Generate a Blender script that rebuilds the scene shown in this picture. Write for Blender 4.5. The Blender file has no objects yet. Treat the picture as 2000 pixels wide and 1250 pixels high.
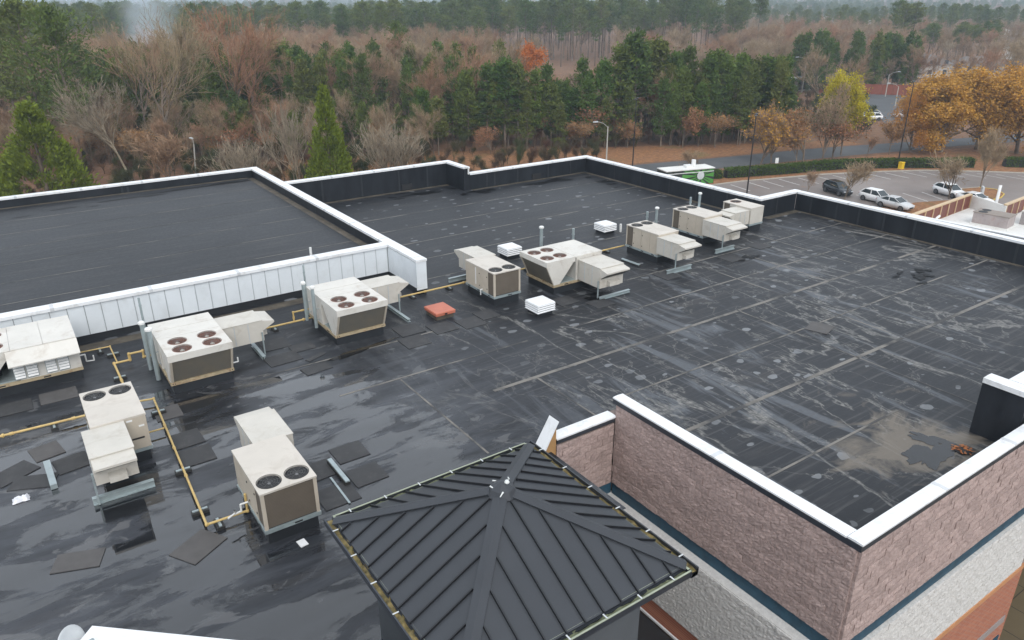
import bpy, math, random
import numpy as np
from mathutils import Matrix, Vector

R = math.radians
rnd = random.Random(7)
scene = bpy.context.scene
C = scene.collection

# ------------------------------------------------------------------ camera
CAM_H = 11.0          # metres above the main roof
G = -12.5             # ground level
F_PX = 1462.07
YAW, PITCH, ROLL = R(34.5146), R(23.1134), R(-0.19984)
_f = np.array([math.sin(YAW)*math.cos(PITCH), math.cos(YAW)*math.cos(PITCH), -math.sin(PITCH)])
_r = np.array([math.cos(YAW), -math.sin(YAW), 0.0])
_u = np.cross(_r, _f)
_c, _s = math.cos(ROLL), math.sin(ROLL)
_r, _u = _c*_r + _s*_u, -_s*_r + _c*_u
cam_d = bpy.data.cameras.new('camera')
cam_d.sensor_width = 36.0
cam_d.lens = 36.0*F_PX/2000.0
cam_d.clip_start = 0.2
cam_d.clip_end = 30000
cam = bpy.data.objects.new('camera', cam_d)
C.objects.link(cam)
M3 = Matrix(((_r[0], _u[0], -_f[0]), (_r[1], _u[1], -_f[1]), (_r[2], _u[2], -_f[2])))
cam.matrix_world = Matrix.Translation((0, 0, CAM_H)) @ M3.to_4x4()
scene.camera = cam

def at(px, py, z=G):
    """photo pixel -> the point of the horizontal plane z that is seen there"""
    d = _r*(px-1000)/F_PX - _u*(py-625)/F_PX + _f
    t = (z-CAM_H)/d[2]
    return Vector((t*d[0], t*d[1], z))

def height_at(px, py, x, y):
    d = _r*(px-1000)/F_PX - _u*(py-625)/F_PX + _f
    t = (d[0]*x+d[1]*y)/(d[0]**2+d[1]**2)
    return CAM_H+t*d[2]

# ------------------------------------------------------------------ world, sun, exposure
SUN_EL, SUN_AZ = 42.0, 200.0
world = bpy.data.worlds.new('World')
scene.world = world
world.use_nodes = True
wn = world.node_tree
wn.nodes.clear()
sky = wn.nodes.new('ShaderNodeTexSky')
sky.sky_type = 'NISHITA'
sky.sun_disc = False
sky.sun_elevation = R(SUN_EL)
sky.sun_rotation = R(SUN_AZ)
sky.dust_density = 4.0
sky.air_density = 1.0
hs = wn.nodes.new('ShaderNodeHueSaturation')
hs.inputs['Saturation'].default_value = 0.22
mixw = wn.nodes.new('ShaderNodeMix')
mixw.data_type = 'RGBA'
mixw.inputs['Factor'].default_value = 0.70
mixw.inputs['B'].default_value = (7.4, 8.0, 8.75, 1)      # even cloud layer
bg = wn.nodes.new('ShaderNodeBackground')
bg.inputs['Strength'].default_value = 0.13
wo = wn.nodes.new('ShaderNodeOutputWorld')
wn.links.new(sky.outputs[0], hs.inputs['Color'])
wn.links.new(hs.outputs[0], mixw.inputs['A'])
wn.links.new(mixw.outputs['Result'], bg.inputs['Color'])
wn.links.new(bg.outputs[0], wo.inputs['Surface'])
sun_d = bpy.data.lights.new('sun', 'SUN')
sun_d.energy = 0.8
sun_d.angle = R(35)
sun_d.color = (1.0, 0.96, 0.9)
sun = bpy.data.objects.new('sun', sun_d)
C.objects.link(sun)
sun.rotation_euler = (R(90-SUN_EL), 0, R(180-SUN_AZ))
scene.view_settings.view_transform = 'Standard'
scene.view_settings.look = 'None'
scene.view_settings.gamma = 1.0
scene.view_settings.use_curve_mapping = False
scene.view_settings.exposure = 0.5
scene.cycles.use_denoising = True
scene.cycles.max_bounces = 5
scene.cycles.diffuse_bounces = 3
scene.cycles.glossy_bounces = 3
scene.cycles.transmission_bounces = 3
scene.cycles.transparent_max_bounces = 6
scene.cycles.volume_bounces = 4

# ------------------------------------------------------------------ materials
def new_mat(name):
    m = bpy.data.materials.new(name)
    m.use_nodes = True
    nt = m.node_tree
    b = nt.nodes['Principled BSDF']
    return m, nt, b

def N(nt, t, **kw):
    n = nt.nodes.new(t)
    for k, v in kw.items():
        if k.startswith('i_'):
            n.inputs[k[2:].replace('_', ' ')].default_value = v
        else:
            setattr(n, k, v)
    return n

def noise(nt, co, scale, detail=4, rough=0.55, dist=0.0):
    n = N(nt, 'ShaderNodeTexNoise')
    n.inputs['Scale'].default_value = scale
    n.inputs['Detail'].default_value = detail
    n.inputs['Roughness'].default_value = rough
    n.inputs['Distortion'].default_value = dist
    if co is not None:
        nt.links.new(co, n.inputs['Vector'])
    return n.outputs['Fac']

def ramp(nt, fac, p0, p1, c0=(0, 0, 0, 1), c1=(1, 1, 1, 1)):
    n = N(nt, 'ShaderNodeValToRGB')
    e = n.color_ramp.elements
    e[0].position, e[1].position = p0, p1
    e[0].color, e[1].color = c0, c1
    nt.links.new(fac, n.inputs['Fac'])
    return n.outputs['Color']

def mixc(nt, fac, a, b, blend='MIX'):
    n = N(nt, 'ShaderNodeMix', data_type='RGBA', blend_type=blend)
    for sock, v in (('Factor', fac), ('A', a), ('B', b)):
        if isinstance(v, (int, float)):
            n.inputs[sock].default_value = v
        elif isinstance(v, tuple):
            n.inputs[sock].default_value = v if len(v) == 4 else v+(1,)
        else:
            nt.links.new(v, n.inputs[sock])
    return n.outputs['Result']

def math_n(nt, op, a, b=None, clamp=False):
    n = N(nt, 'ShaderNodeMath', operation=op, use_clamp=clamp)
    for i, v in enumerate((a, b)):
        if v is None:
            continue
        if isinstance(v, (int, float)):
            n.inputs[i].default_value = v
        else:
            nt.links.new(v, n.inputs[i])
    return n.outputs[0]

def coords(nt, scale=(1, 1, 1), kind='Object', rot=(0, 0, 0)):
    tc = N(nt, 'ShaderNodeTexCoord')
    if kind == 'World':
        g = N(nt, 'ShaderNodeNewGeometry')
        src = g.outputs['Position']
    else:
        src = tc.outputs[kind]
    mp = N(nt, 'ShaderNodeMapping')
    mp.inputs['Scale'].default_value = scale
    mp.inputs['Rotation'].default_value = rot
    nt.links.new(src, mp.inputs['Vector'])
    return mp.outputs[0]

def bump(nt, b, h, strength=0.3, dist=0.02):
    n = N(nt, 'ShaderNodeBump')
    n.inputs['Strength'].default_value = strength
    n.inputs['Distance'].default_value = dist
    nt.links.new(h, n.inputs['Height'])
    nt.links.new(n.outputs[0], b.inputs['Normal'])

def paint(name, col, rough=0.5, var=0.12, scale=2.5, metal=0.0, dirt=None, dirt_amt=0.3, rel=0.0, spec=0.5, rscale=None):
    """painted or plain surface with slight mottling, optional blotches of dirt"""
    m, nt, b = new_mat(name)
    co = coords(nt, kind='World')
    n1 = noise(nt, co, scale, 5, 0.6)
    dark = tuple(c*(1-var*1.6) for c in col)
    lite = tuple(min(1, c*(1+var*0.8)) for c in col)
    c = mixc(nt, ramp(nt, n1, 0.3, 0.7), dark, lite)
    if dirt:
        n2 = noise(nt, co, scale*0.9+0.7, 6, 0.7, 0.6)
        f = math_n(nt, 'MULTIPLY', ramp(nt, n2, 0.52, 0.72), dirt_amt)
        c = mixc(nt, f, c, dirt)
    nt.links.new(c, b.inputs['Base Color'])
    b.inputs['Roughness'].default_value = rough
    b.inputs['Metallic'].default_value = metal
    b.inputs['Specular IOR Level'].default_value = spec
    if rel:
        bump(nt, b, noise(nt, co, rscale or scale*8, 5, 0.7), rel, 0.03)
    return m

MT = {}
MT['coping'] = paint('white_coping', (0.77, 0.78, 0.79), 0.35, 0.04, 1.2, dirt=(0.40, 0.39, 0.36), dirt_amt=0.55)
MT['joint_cover'] = paint('joint_cover', (0.58, 0.59, 0.60), 0.4, 0.08, 2.0)
MT['panel'] = paint('white_metal_panel', (0.70, 0.74, 0.77), 0.45, 0.05, 0.8, dirt=(0.45, 0.46, 0.44), dirt_amt=0.25)
MT['panel_joint'] = paint('panel_joint', (0.46, 0.49, 0.51), 0.5, 0.05)
MT['fascia'] = paint('dark_fascia', (0.035, 0.04, 0.05), 0.45, 0.1)
MT['unit'] = paint('unit_paint', (0.56, 0.515, 0.455), 0.5, 0.05, 1.3, dirt=(0.36, 0.31, 0.25), dirt_amt=0.45)
MT['unit_tan'] = paint('unit_tan_panel', (0.50, 0.44, 0.36), 0.5, 0.05, 1.6, dirt=(0.33, 0.28, 0.22), dirt_amt=0.3)
MT['unit_white'] = paint('unit_white', (0.62, 0.595, 0.545), 0.5, 0.05, 1.2, dirt=(0.36, 0.29, 0.22), dirt_amt=0.5)
MT['hood'] = paint('hood_paint', (0.55, 0.52, 0.465), 0.5, 0.05, 1.5, dirt=(0.36, 0.31, 0.24), dirt_amt=0.5)
MT['galv'] = paint('galvanised_steel', (0.36, 0.42, 0.43), 0.38, 0.12, 3, metal=0.35)
MT['rust_rail'] = paint('rusty_rail', (0.42, 0.34, 0.22), 0.6, 0.15, 4, dirt=(0.22, 0.09, 0.03), dirt_amt=0.8)
MT['curb'] = paint('curb_membrane', (0.024, 0.027, 0.032), 0.45, 0.15, 1.0)
MT['dark'] = paint('dark_cavity', (0.02, 0.02, 0.022), 0.7, 0.1)
MT['rust_fan'] = paint('rust_fan', (0.20, 0.085, 0.055), 0.7, 0.2, 6, dirt=(0.10, 0.05, 0.04), dirt_amt=0.6)
MT['blade'] = paint('fan_blade', (0.30, 0.30, 0.31), 0.45, 0.1, 5, metal=0.3)
MT['wire'] = paint('guard_wire', (0.12, 0.12, 0.12), 0.5, 0.1)
MT['filter'] = paint('filter_mesh', (0.09, 0.085, 0.075), 0.7, 0.15, 6)
MT['pvc'] = paint('white_pipe', (0.72, 0.72, 0.70), 0.4, 0.06)
MT['gas'] = paint('yellow_pipe', (0.58, 0.415, 0.16), 0.45, 0.10, 3, dirt=(0.30, 0.16, 0.05), dirt_amt=0.6)
MT['block'] = paint('rubber_block', (0.03, 0.03, 0.03), 0.7, 0.1)
MT['hatch'] = paint('red_hatch', (0.50, 0.15, 0.09), 0.5, 0.08, 2.5, dirt=(0.40, 0.16, 0.10), dirt_amt=0.5)
MT['vent'] = paint('white_vent', (0.80, 0.81, 0.82), 0.4, 0.05, 3, dirt=(0.5, 0.48, 0.42), dirt_amt=0.3)
MT['wood'] = paint('tan_board', (0.42, 0.24, 0.10), 0.6, 0.1, 3)
MT['moss'] = paint('mossy_gutter', (0.20, 0.22, 0.13), 0.7, 0.25, 5, dirt=(0.10, 0.11, 0.03), dirt_amt=0.7)
MT['litter_wet'] = paint('gutter_sludge', (0.24, 0.185, 0.075), 0.7, 0.4, 9, dirt=(0.07, 0.085, 0.02), dirt_amt=0.9)
MT['pale_green'] = paint('gutter_lip', (0.33, 0.36, 0.27), 0.55, 0.15, 4)
MT['tower_roof'] = paint('dark_standing_seam', (0.043, 0.047, 0.054), 0.42, 0.06, 1.2, spec=0.35)
MT['tower_rib'] = paint('dark_seam_rib', (0.010, 0.011, 0.014), 0.45, 0.06)
MT['tower_wall'] = paint('grey_render', (0.085, 0.095, 0.105), 0.7, 0.06)
MT['sealant'] = paint('white_sealant', (0.7, 0.72, 0.7), 0.5, 0.1)
MT['stone'] = paint('pink_split_stone', (0.400, 0.302, 0.276), 0.85, 0.15, 15, dirt=(0.50, 0.40, 0.375), dirt_amt=0.5, rel=0.7, rscale=26)
MT['stone_pale'] = paint('pale_split_stone', (0.60, 0.585, 0.56), 0.85, 0.10, 13, dirt=(0.68, 0.66, 0.64), dirt_amt=0.5, rel=0.7, rscale=26)
def block_tones(m, lo, hi):
    """each block its own tone"""
    nt = m.node_tree
    b = nt.nodes['Principled BSDF']
    src = b.inputs['Base Color'].links[0].from_socket
    oi = N(nt, 'ShaderNodeObjectInfo')
    mr = N(nt, 'ShaderNodeMapRange')
    mr.inputs['To Min'].default_value, mr.inputs['To Max'].default_value = lo, hi
    h = N(nt, 'ShaderNodeHueSaturation')
    nt.links.new(oi.outputs['Random'], mr.inputs['Value'])
    nt.links.new(mr.outputs[0], h.inputs['Value'])
    nt.links.new(src, h.inputs['Color'])
    nt.links.new(h.outputs[0], b.inputs['Base Color'])
block_tones(MT['stone'], 0.86, 1.12)
MT['mortar'] = paint('mortar', (0.22, 0.17, 0.15), 0.9, 0.1)
MT['blue'] = paint('blue_band', (0.018, 0.065, 0.105), 0.55, 0.25, 4, dirt=(0.03, 0.10, 0.14), dirt_amt=0.6)
MT['terra'] = paint('terracotta_trim', (0.50, 0.24, 0.11), 0.7, 0.08)
MT['grey_band'] = paint('grey_band', (0.30, 0.27, 0.26), 0.7, 0.08)
MT['asphalt'] = paint('asphalt', (0.085, 0.088, 0.092), 0.8, 0.12, 0.25)
MT['line'] = paint('road_paint', (0.62, 0.60, 0.57), 0.7, 0.15, 3)
MT['kerb'] = paint('concrete_kerb', (0.40, 0.37, 0.32), 0.8, 0.1)
MT['kerb_yellow'] = paint('yellow_kerb', (0.60, 0.42, 0.08), 0.7, 0.1)
MT['paving'] = paint('brown_paving', (0.15, 0.115, 0.065), 0.8, 0.08, 0.7)
MT['pole_black'] = paint('black_pole', (0.018, 0.016, 0.017), 0.45, 0.1)
MT['pole_conc'] = paint('concrete_pole', (0.42, 0.40, 0.36), 0.7, 0.08)
MT['lamp_grey'] = paint('lamp_head', (0.55, 0.57, 0.58), 0.4, 0.05)
MT['yellow'] = paint('safety_yellow', (0.75, 0.50, 0.02), 0.5, 0.06)
MT['white'] = paint('plain_white', (0.78, 0.78, 0.77), 0.4, 0.04)
MT['trash'] = paint('plastic_bag', (0.72, 0.72, 0.76), 0.35, 0.08)
MT['roof_white'] = paint('white_roof', (0.72, 0.71, 0.68), 0.6, 0.06, 0.5, dirt=(0.45, 0.42, 0.36), dirt_amt=0.4)
MT['brown_panel'] = paint('red_brown_panel', (0.16, 0.045, 0.03), 0.5, 0.1, 1.0)
MT['tan_post'] = paint('tan_post', (0.55, 0.40, 0.24), 0.5, 0.06)
MT['tan_ledge'] = paint('tan_ledge', (0.26, 0.22, 0.19), 0.8, 0.10, 1.0)
MT['brick_fence'] = paint('red_fence', (0.22, 0.06, 0.035), 0.8, 0.08, 0.5)
MT['shingle'] = paint('grey_shingle', (0.15, 0.130, 0.118), 0.85, 0.10, 0.8)
MT['house_wall'] = paint('house_wall', (0.45, 0.42, 0.38), 0.8, 0.08)
MT['house_glass'] = paint('house_glass', (0.05, 0.06, 0.07), 0.15, 0.05)
MT['pad'] = paint('walkway_pad', (0.040, 0.040, 0.042), 0.72, 0.12, 2.5, dirt=(0.075, 0.072, 0.07), dirt_amt=0.7)
MT['pad_pale'] = paint('dusty_pad', (0.085, 0.080, 0.078), 0.75, 0.12, 2.5)
MT['leaf_orange'] = paint('wet_leaves', (0.36, 0.12, 0.03), 0.6, 0.3, 9)
MT['water'] = paint('roof_water', (0.010, 0.011, 0.013), 0.04, 0.05, 1.0)
MT['wet_dark'] = paint('wet_membrane', (0.007, 0.0075, 0.009), 0.45, 0.1, 1.0, spec=0.12)
MT['label'] = paint('warning_label', (0.55, 0.12, 0.07), 0.5, 0.05)
MT['green_wrap'] = paint('green_wrap', (0.075, 0.27, 0.045), 0.4, 0.06)
MT['black_wrap'] = paint('black_wrap', (0.02, 0.025, 0.02), 0.4, 0.06)
MT['car_white'] = paint('car_white', (0.80, 0.80, 0.80), 0.18, 0.02)
MT['car_silver'] = paint('car_silver', (0.52, 0.53, 0.54), 0.22, 0.02)
MT['car_dark'] = paint('car_dark', (0.022, 0.025, 0.030), 0.15, 0.02)
MT['car_glass'] = paint('car_glass', (0.03, 0.04, 0.045), 0.06, 0.03)
MT['tyre'] = paint('tyre', (0.02, 0.02, 0.02), 0.8, 0.05)
MT['rim'] = paint('rim', (0.12, 0.12, 0.13), 0.3, 0.05, metal=0.5)
MT['red_light'] = paint('tail_lamp', (0.4, 0.02, 0.02), 0.2, 0.05)
MT['clear_light'] = paint('head_lamp', (0.7, 0.72, 0.74), 0.15, 0.05)

def coil_material(name, col, rust):
    m, nt, b = new_mat(name)
    co = coords(nt, kind='World')
    w = N(nt, 'ShaderNodeTexWave', wave_type='BANDS', bands_direction='Z')
    w.inputs['Scale'].default_value = 9.0
    w.inputs['Distortion'].default_value = 0.4
    nt.links.new(co, w.inputs['Vector'])
    n1 = noise(nt, co, 2.2, 6, 0.65)
    c = mixc(nt, ramp(nt, n1, 0.35, 0.7), col, rust)
    c = mixc(nt, math_n(nt, 'MULTIPLY', w.outputs['Fac'], 0.35), c, tuple(x*0.45 for x in col))
    nt.links.new(c, b.inputs['Base Color'])
    b.inputs['Roughness'].default_value = 0.65
    bump(nt, b, w.outputs['Fac'], 0.25, 0.01)
    return m
MT['coil'] = coil_material('coil_fins', (0.150, 0.142, 0.122), (0.19, 0.165, 0.125))
MT['coil_brown'] = coil_material('coil_grille', (0.120, 0.098, 0.076), (0.145, 0.120, 0.094))

def roof_material():
    m, nt, b = new_mat('black_roof_membrane')
    P = coords(nt, kind='World')
    Ps = coords(nt, (0.12, 1.0, 1), 'World')          # streaks along the sheets
    Pd = coords(nt, (1.0, 0.16, 1), 'World')          # streaks down the slope
    sx = N(nt, 'ShaderNodeSeparateXYZ')
    nt.links.new(P, sx.inputs[0])
    X, Y = sx.outputs[0], sx.outputs[1]
    big = noise(nt, P, 0.12, 4, 0.55)
    streak = noise(nt, Ps, 2.6, 7, 0.65)
    fine = noise(nt, P, 7.0, 6, 0.7)
    col = mixc(nt, ramp(nt, big, 0.35, 0.68), (0.012, 0.0136, 0.017), (0.024, 0.0262, 0.031))
    col = mixc(nt, math_n(nt, 'MULTIPLY', ramp(nt, streak, 0.52, 0.78), 0.6), col, (0.052, 0.050, 0.051))
    col = mixc(nt, math_n(nt, 'MULTIPLY', ramp(nt, fine, 0.55, 0.8), 0.35), col, (0.055, 0.053, 0.053))
    # chalky run-off trails down the slope, denser to the east
    trail = noise(nt, Pd, 0.75, 8, 0.66, 1.2)
    east = N(nt, 'ShaderNodeMapRange')
    east.inputs['From Min'].default_value, east.inputs['From Max'].default_value = 7.0, 15.0
    nt.links.new(X, east.inputs['Value'])
    north = N(nt, 'ShaderNodeMapRange')
    north.inputs['From Min'].default_value, north.inputs['From Max'].default_value = 27.0, 21.0
    nt.links.new(Y, north.inputs['Value'])
    reg = math_n(nt, 'MULTIPLY', east.outputs[0], north.outputs[0], True)
    tmask = math_n(nt, 'MULTIPLY', ramp(nt, trail, 0.555, 0.62), reg)
    tmask = math_n(nt, 'MULTIPLY', tmask, math_n(nt, 'ADD', math_n(nt, 'MULTIPLY', fine, 0.9), 0.14), True)
    col = mixc(nt, tmask, col, (0.125, 0.136, 0.152))
    # thin winding tide lines left by drying water
    for sc_, st_, wd_, am_ in ((0.33, (1.0, 0.30, 1), 0.015, 0.95), (0.5, (1.0, 0.5, 1), 0.009, 0.70)):
        cn_ = noise(nt, coords(nt, st_, 'World', (0, 0, R(6))), sc_, 6, 0.60, 0.6)
        dl_ = math_n(nt, 'ABSOLUTE', math_n(nt, 'SUBTRACT', cn_, 0.5))
        ln_ = math_n(nt, 'SUBTRACT', 1.0, math_n(nt, 'DIVIDE', dl_, wd_), True)
        ln_ = math_n(nt, 'MULTIPLY', math_n(nt, 'MULTIPLY', ln_, ramp(nt, fine, 0.30, 0.62)), am_)
        col = mixc(nt, math_n(nt, 'MULTIPLY', ln_, reg), col, (0.235, 0.228, 0.212))
    # fine cross-hatched wrinkles showing as paler lines
    wr = noise(nt, coords(nt, (0.035, 1.0, 1), 'World'), 7.5, 4, 0.6)
    wmask = math_n(nt, 'MULTIPLY', math_n(nt, 'MULTIPLY', ramp(nt, wr, 0.54, 0.66), 0.60), math_n(nt, 'ADD', math_n(nt, 'MULTIPLY', reg, 0.8), 0.2))
    col = mixc(nt, wmask, col, (0.078, 0.077, 0.078))
    # dried dust spots where drops stood
    vor = N(nt, 'ShaderNodeTexVoronoi', feature='F1', voronoi_dimensions='2D')
    vor.inputs['Scale'].default_value = 1.05
    vd = coords(nt, (0.85, 1.25, 1), 'World')
    warp = N(nt, 'ShaderNodeVectorMath', operation='ADD')
    wn_ = N(nt, 'ShaderNodeTexNoise')
    wn_.inputs['Scale'].default_value = 2.2
    nt.links.new(P, wn_.inputs['Vector'])
    wsc = N(nt, 'ShaderNodeVectorMath', operation='SCALE')
    wsc.inputs['Scale'].default_value = 0.35
    nt.links.new(wn_.outputs['Color'], wsc.inputs[0])
    nt.links.new(vd, warp.inputs[0])
    nt.links.new(wsc.outputs[0], warp.inputs[1])
    nt.links.new(warp.outputs[0], vor.inputs['Vector'])
    rad = N(nt, 'ShaderNodeSeparateColor')
    nt.links.new(vor.outputs['Color'], rad.inputs[0])
    thr = math_n(nt, 'MINIMUM', math_n(nt, 'SUBTRACT', math_n(nt, 'MULTIPLY', rad.outputs[0], 0.75), 0.32), math_n(nt, 'ADD', math_n(nt, 'MULTIPLY', rad.outputs[1], 0.16), 0.05))   # many cells stay empty
    inside = math_n(nt, 'SUBTRACT', thr, vor.outputs['Distance'])
    spot = ramp(nt, math_n(nt, 'MULTIPLY', inside, 8.0), 0.0, 0.18)
    cl = ramp(nt, noise(nt, P, 0.23, 5, 0.6), 0.40, 0.47)
    cl = math_n(nt, 'MULTIPLY', cl, math_n(nt, 'SUBTRACT', 1.0, math_n(nt, 'MULTIPLY', math_n(nt, 'GREATER_THAN', sx.outputs[2], 0.5), 0.93)))
    cl = math_n(nt, 'MULTIPLY', cl, math_n(nt, 'ADD', math_n(nt, 'MULTIPLY', rad.outputs[2], 0.7), 0.4), True)
    ereg = N(nt, 'ShaderNodeMapRange')
    ereg.inputs['From Min'].default_value, ereg.inputs['From Max'].default_value = 6.0, 17.0
    ereg.inputs['To Min'].default_value = 0.0
    nt.links.new(math_n(nt, 'ADD', X, math_n(nt, 'MULTIPLY', math_n(nt, 'GREATER_THAN', Y, 27.0), 12.0)), ereg.inputs['Value'])
    spot = math_n(nt, 'MULTIPLY', math_n(nt, 'MULTIPLY', spot, cl), ereg.outputs[0])
    col = mixc(nt, math_n(nt, 'MULTIPLY', spot, 0.75), col, (0.225, 0.235, 0.245))
    # standing film of rain water round the south-west units
    d = N(nt, 'ShaderNodeVectorMath', operation='DISTANCE')
    mp = N(nt, 'ShaderNodeMapping')
    mp.inputs['Scale'].default_value = (1.0, 0.95, 0)
    nt.links.new(P, mp.inputs['Vector'])
    nt.links.new(mp.outputs[0], d.inputs[0])
    d.inputs[1].default_value = (2.5, 15.5, 0)
    near = N(nt, 'ShaderNodeMapRange')
    near.inputs['From Min'].default_value, near.inputs['From Max'].default_value = 6.0, 11.5
    near.inputs['To Min'].default_value, near.inputs['To Max'].default_value = 0.085, -0.55
    nt.links.new(d.outputs['Value'], near.inputs['Value'])
    wetn = noise(nt, coords(nt, (0.34, 1.0, 1), 'World'), 1.0, 9, 0.66, 0.5)
    wet = ramp(nt, math_n(nt, 'ADD', wetn, near.outputs[0]), 0.545, 0.60)
    damp = ramp(nt, math_n(nt, 'ADD', wetn, near.outputs[0]), 0.34, 0.60)
    dry_tan = math_n(nt, 'MULTIPLY', ramp(nt, noise(nt, Ps, 1.1, 6, 0.65), 0.56, 0.70), 0.30)
    col = mixc(nt, dry_tan, col, (0.080, 0.073, 0.067))
    # sky reflection over the ponding area painted as bluish streaks along the sheets
    pond = N(nt, 'ShaderNodeMapRange')
    pond.inputs['From Min'].default_value, pond.inputs['From Max'].default_value = 13.0, 6.0
    nt.links.new(d.outputs['Value'], pond.inputs['Value'])
    sky_sheen = ramp(nt, noise(nt, coords(nt, (0.22, 1.0, 1), 'World'), 1.5, 8, 0.68, 0.5), 0.40, 0.66)
    col = mixc(nt, math_n(nt, 'MULTIPLY', math_n(nt, 'MULTIPLY', sky_sheen, pond.outputs[0]), 0.75), col, (0.066, 0.071, 0.083))
    islands = ramp(nt, noise(nt, coords(nt, (0.6, 1.0, 1), 'World'), 0.95, 7, 0.6, 1.0), 0.60, 0.625)
    col = mixc(nt, math_n(nt, 'MULTIPLY', math_n(nt, 'MULTIPLY', islands, pond.outputs[0]), 0.55), col, (0.150, 0.150, 0.152))
    # tan silt spread round the front corner drain
    dd = N(nt, 'ShaderNodeVectorMath', operation='DISTANCE')
    nt.links.new(P, dd.inputs[0])
    dd.inputs[1].default_value = (18.6, 8.0, 0)
    silt = N(nt, 'ShaderNodeMapRange')
    silt.inputs['From Min'].default_value, silt.inputs['From Max'].default_value = 0.5, 4.6
    silt.inputs['To Min'].default_value, silt.inputs['To Max'].default_value = 0.22, -0.22
    nt.links.new(dd.outputs['Value'], silt.inputs['Value'])
    sn = noise(nt, coords(nt, (0.6, 1.0, 1), 'World', (0, 0, R(15))), 0.9, 7, 0.62, 0.8)
    smask = math_n(nt, 'MULTIPLY', ramp(nt, math_n(nt, 'ADD', sn, silt.outputs[0]), 0.54, 0.68), 0.82)
    col = mixc(nt, smask, col, (0.165, 0.142, 0.115))
    col = mixc(nt, math_n(nt, 'MULTIPLY', wet, 0.65), col, (0.009, 0.010, 0.012))
    nt.links.new(col, b.inputs['Base Color'])
    ro = math_n(nt, 'ADD', math_n(nt, 'MULTIPLY', fine, 0.25), 0.40)
    ro = mixc(nt, damp, ro, (0.22, 0.22, 0.22))
    ro = mixc(nt, wet, ro, (0.03, 0.03, 0.03))
    nt.links.new(ro, b.inputs['Roughness'])
    b.inputs['IOR'].default_value = 1.36
    nt.links.new(wet, b.inputs['Coat Weight'])
    b.inputs['Coat IOR'].default_value = 1.6
    b.inputs['Coat Roughness'].default_value = 0.03
    hgt = math_n(nt, 'ADD', math_n(nt, 'MULTIPLY', streak, 0.5), math_n(nt, 'MULTIPLY', fine, 0.5))
    hgt = math_n(nt, 'MULTIPLY', hgt, math_n(nt, 'SUBTRACT', 1.0, math_n(nt, 'MULTIPLY', wet, 0.97)))
    bump(nt, b, hgt, 0.22, 0.02)
    return m
MT['roof'] = roof_material()

def wall_membrane():
    m, nt, b = new_mat('parapet_membrane')
    co = coords(nt, (1, 1, 0.25), 'World')
    n1 = noise(nt, co, 1.4, 6, 0.6)
    c = mixc(nt, ramp(nt, n1, 0.35, 0.7), (0.014, 0.0165, 0.021), (0.026, 0.0295, 0.036))
    nt.links.new(c, b.inputs['Base Color'])
    b.inputs['Specular IOR Level'].default_value = 0.3
    b.inputs['Roughness'].default_value = 0.42
    bump(nt, b, noise(nt, co, 3, 4), 0.25, 0.02)
    return m
MT['parapet'] = wall_membrane()

def seam_mat():
    m, nt, b = new_mat('dusty_seam')
    co = coords(nt, kind='World')
    n1 = noise(nt, co, 0.55, 6, 0.65)
    c = mixc(nt, ramp(nt, n1, 0.42, 0.56), (0.050, 0.049, 0.049), (0.185, 0.170, 0.150))
    nt.links.new(c, b.inputs['Base Color'])
    b.inputs['Roughness'].default_value = 0.7
    return m
MT['seam'] = seam_mat()
MT['debris'] = paint('dirt_line', (0.085, 0.072, 0.055), 0.8, 0.35, 1.4, dirt=(0.13, 0.10, 0.07), dirt_amt=0.7)

def brick_material():
    m, nt, b = new_mat('red_brick')
    tc = coords(nt, kind='World', rot=(R(90), 0, 0))
    br = N(nt, 'ShaderNodeTexBrick')
    br.inputs['Color1'].default_value = (0.36, 0.10, 0.05, 1)
    br.inputs['Color2'].default_value = (0.44, 0.15, 0.075, 1)
    br.inputs['Mortar'].default_value = (0.30, 0.24, 0.2, 1)
    br.inputs['Scale'].default_value = 1.0
    br.inputs['Mortar Size'].default_value = 0.008
    br.inputs['Brick Width'].default_value = 0.21
    br.inputs['Row Height'].default_value = 0.075
    nt.links.new(tc, br.inputs['Vector'])
    nt.links.new(br.outputs['Color'], b.inputs['Base Color'])
    b.inputs['Roughness'].default_value = 0.85
    bump(nt, b, br.outputs['Fac'], -0.4, 0.01)
    return m
MT['brick'] = brick_material()

def ground_material():
    m, nt, b = new_mat('leaf_litter_ground')
    co = coords(nt, kind='World')
    n1 = noise(nt, co, 0.035, 6, 0.6)
    n2 = noise(nt, co, 1.3, 6, 0.7)
    c = mixc(nt, ramp(nt, n1, 0.35, 0.65), (0.105, 0.052, 0.030), (0.150, 0.085, 0.045))
    c = mixc(nt, ramp(nt, n2, 0.40, 0.68), c, (0.24, 0.115, 0.055))
    nt.links.new(c, b.inputs['Base Color'])
    b.inputs['Roughness'].default_value = 0.95
    bump(nt, b, n2, 0.5, 0.1)
    return m
MT['ground'] = ground_material()

def litter_material():
    m, nt, b = new_mat('orange_leaf_litter')
    co = coords(nt, kind='World')
    n2 = noise(nt, co, 1.6, 6, 0.75)
    n1 = noise(nt, co, 0.16, 4, 0.6)
    c = mixc(nt, ramp(nt, n2, 0.35, 0.68), (0.135, 0.060, 0.028), (0.36, 0.17, 0.065))
    c = mixc(nt, math_n(nt, 'MULTIPLY', ramp(nt, n1, 0.56, 0.70), 0.7), c, (0.10, 0.10, 0.03))
    nt.links.new(c, b.inputs['Base Color'])
    b.inputs['Roughness'].default_value = 0.95
    bump(nt, b, n2, 0.6, 0.06)
    return m
MT['litter'] = litter_material()

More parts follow.
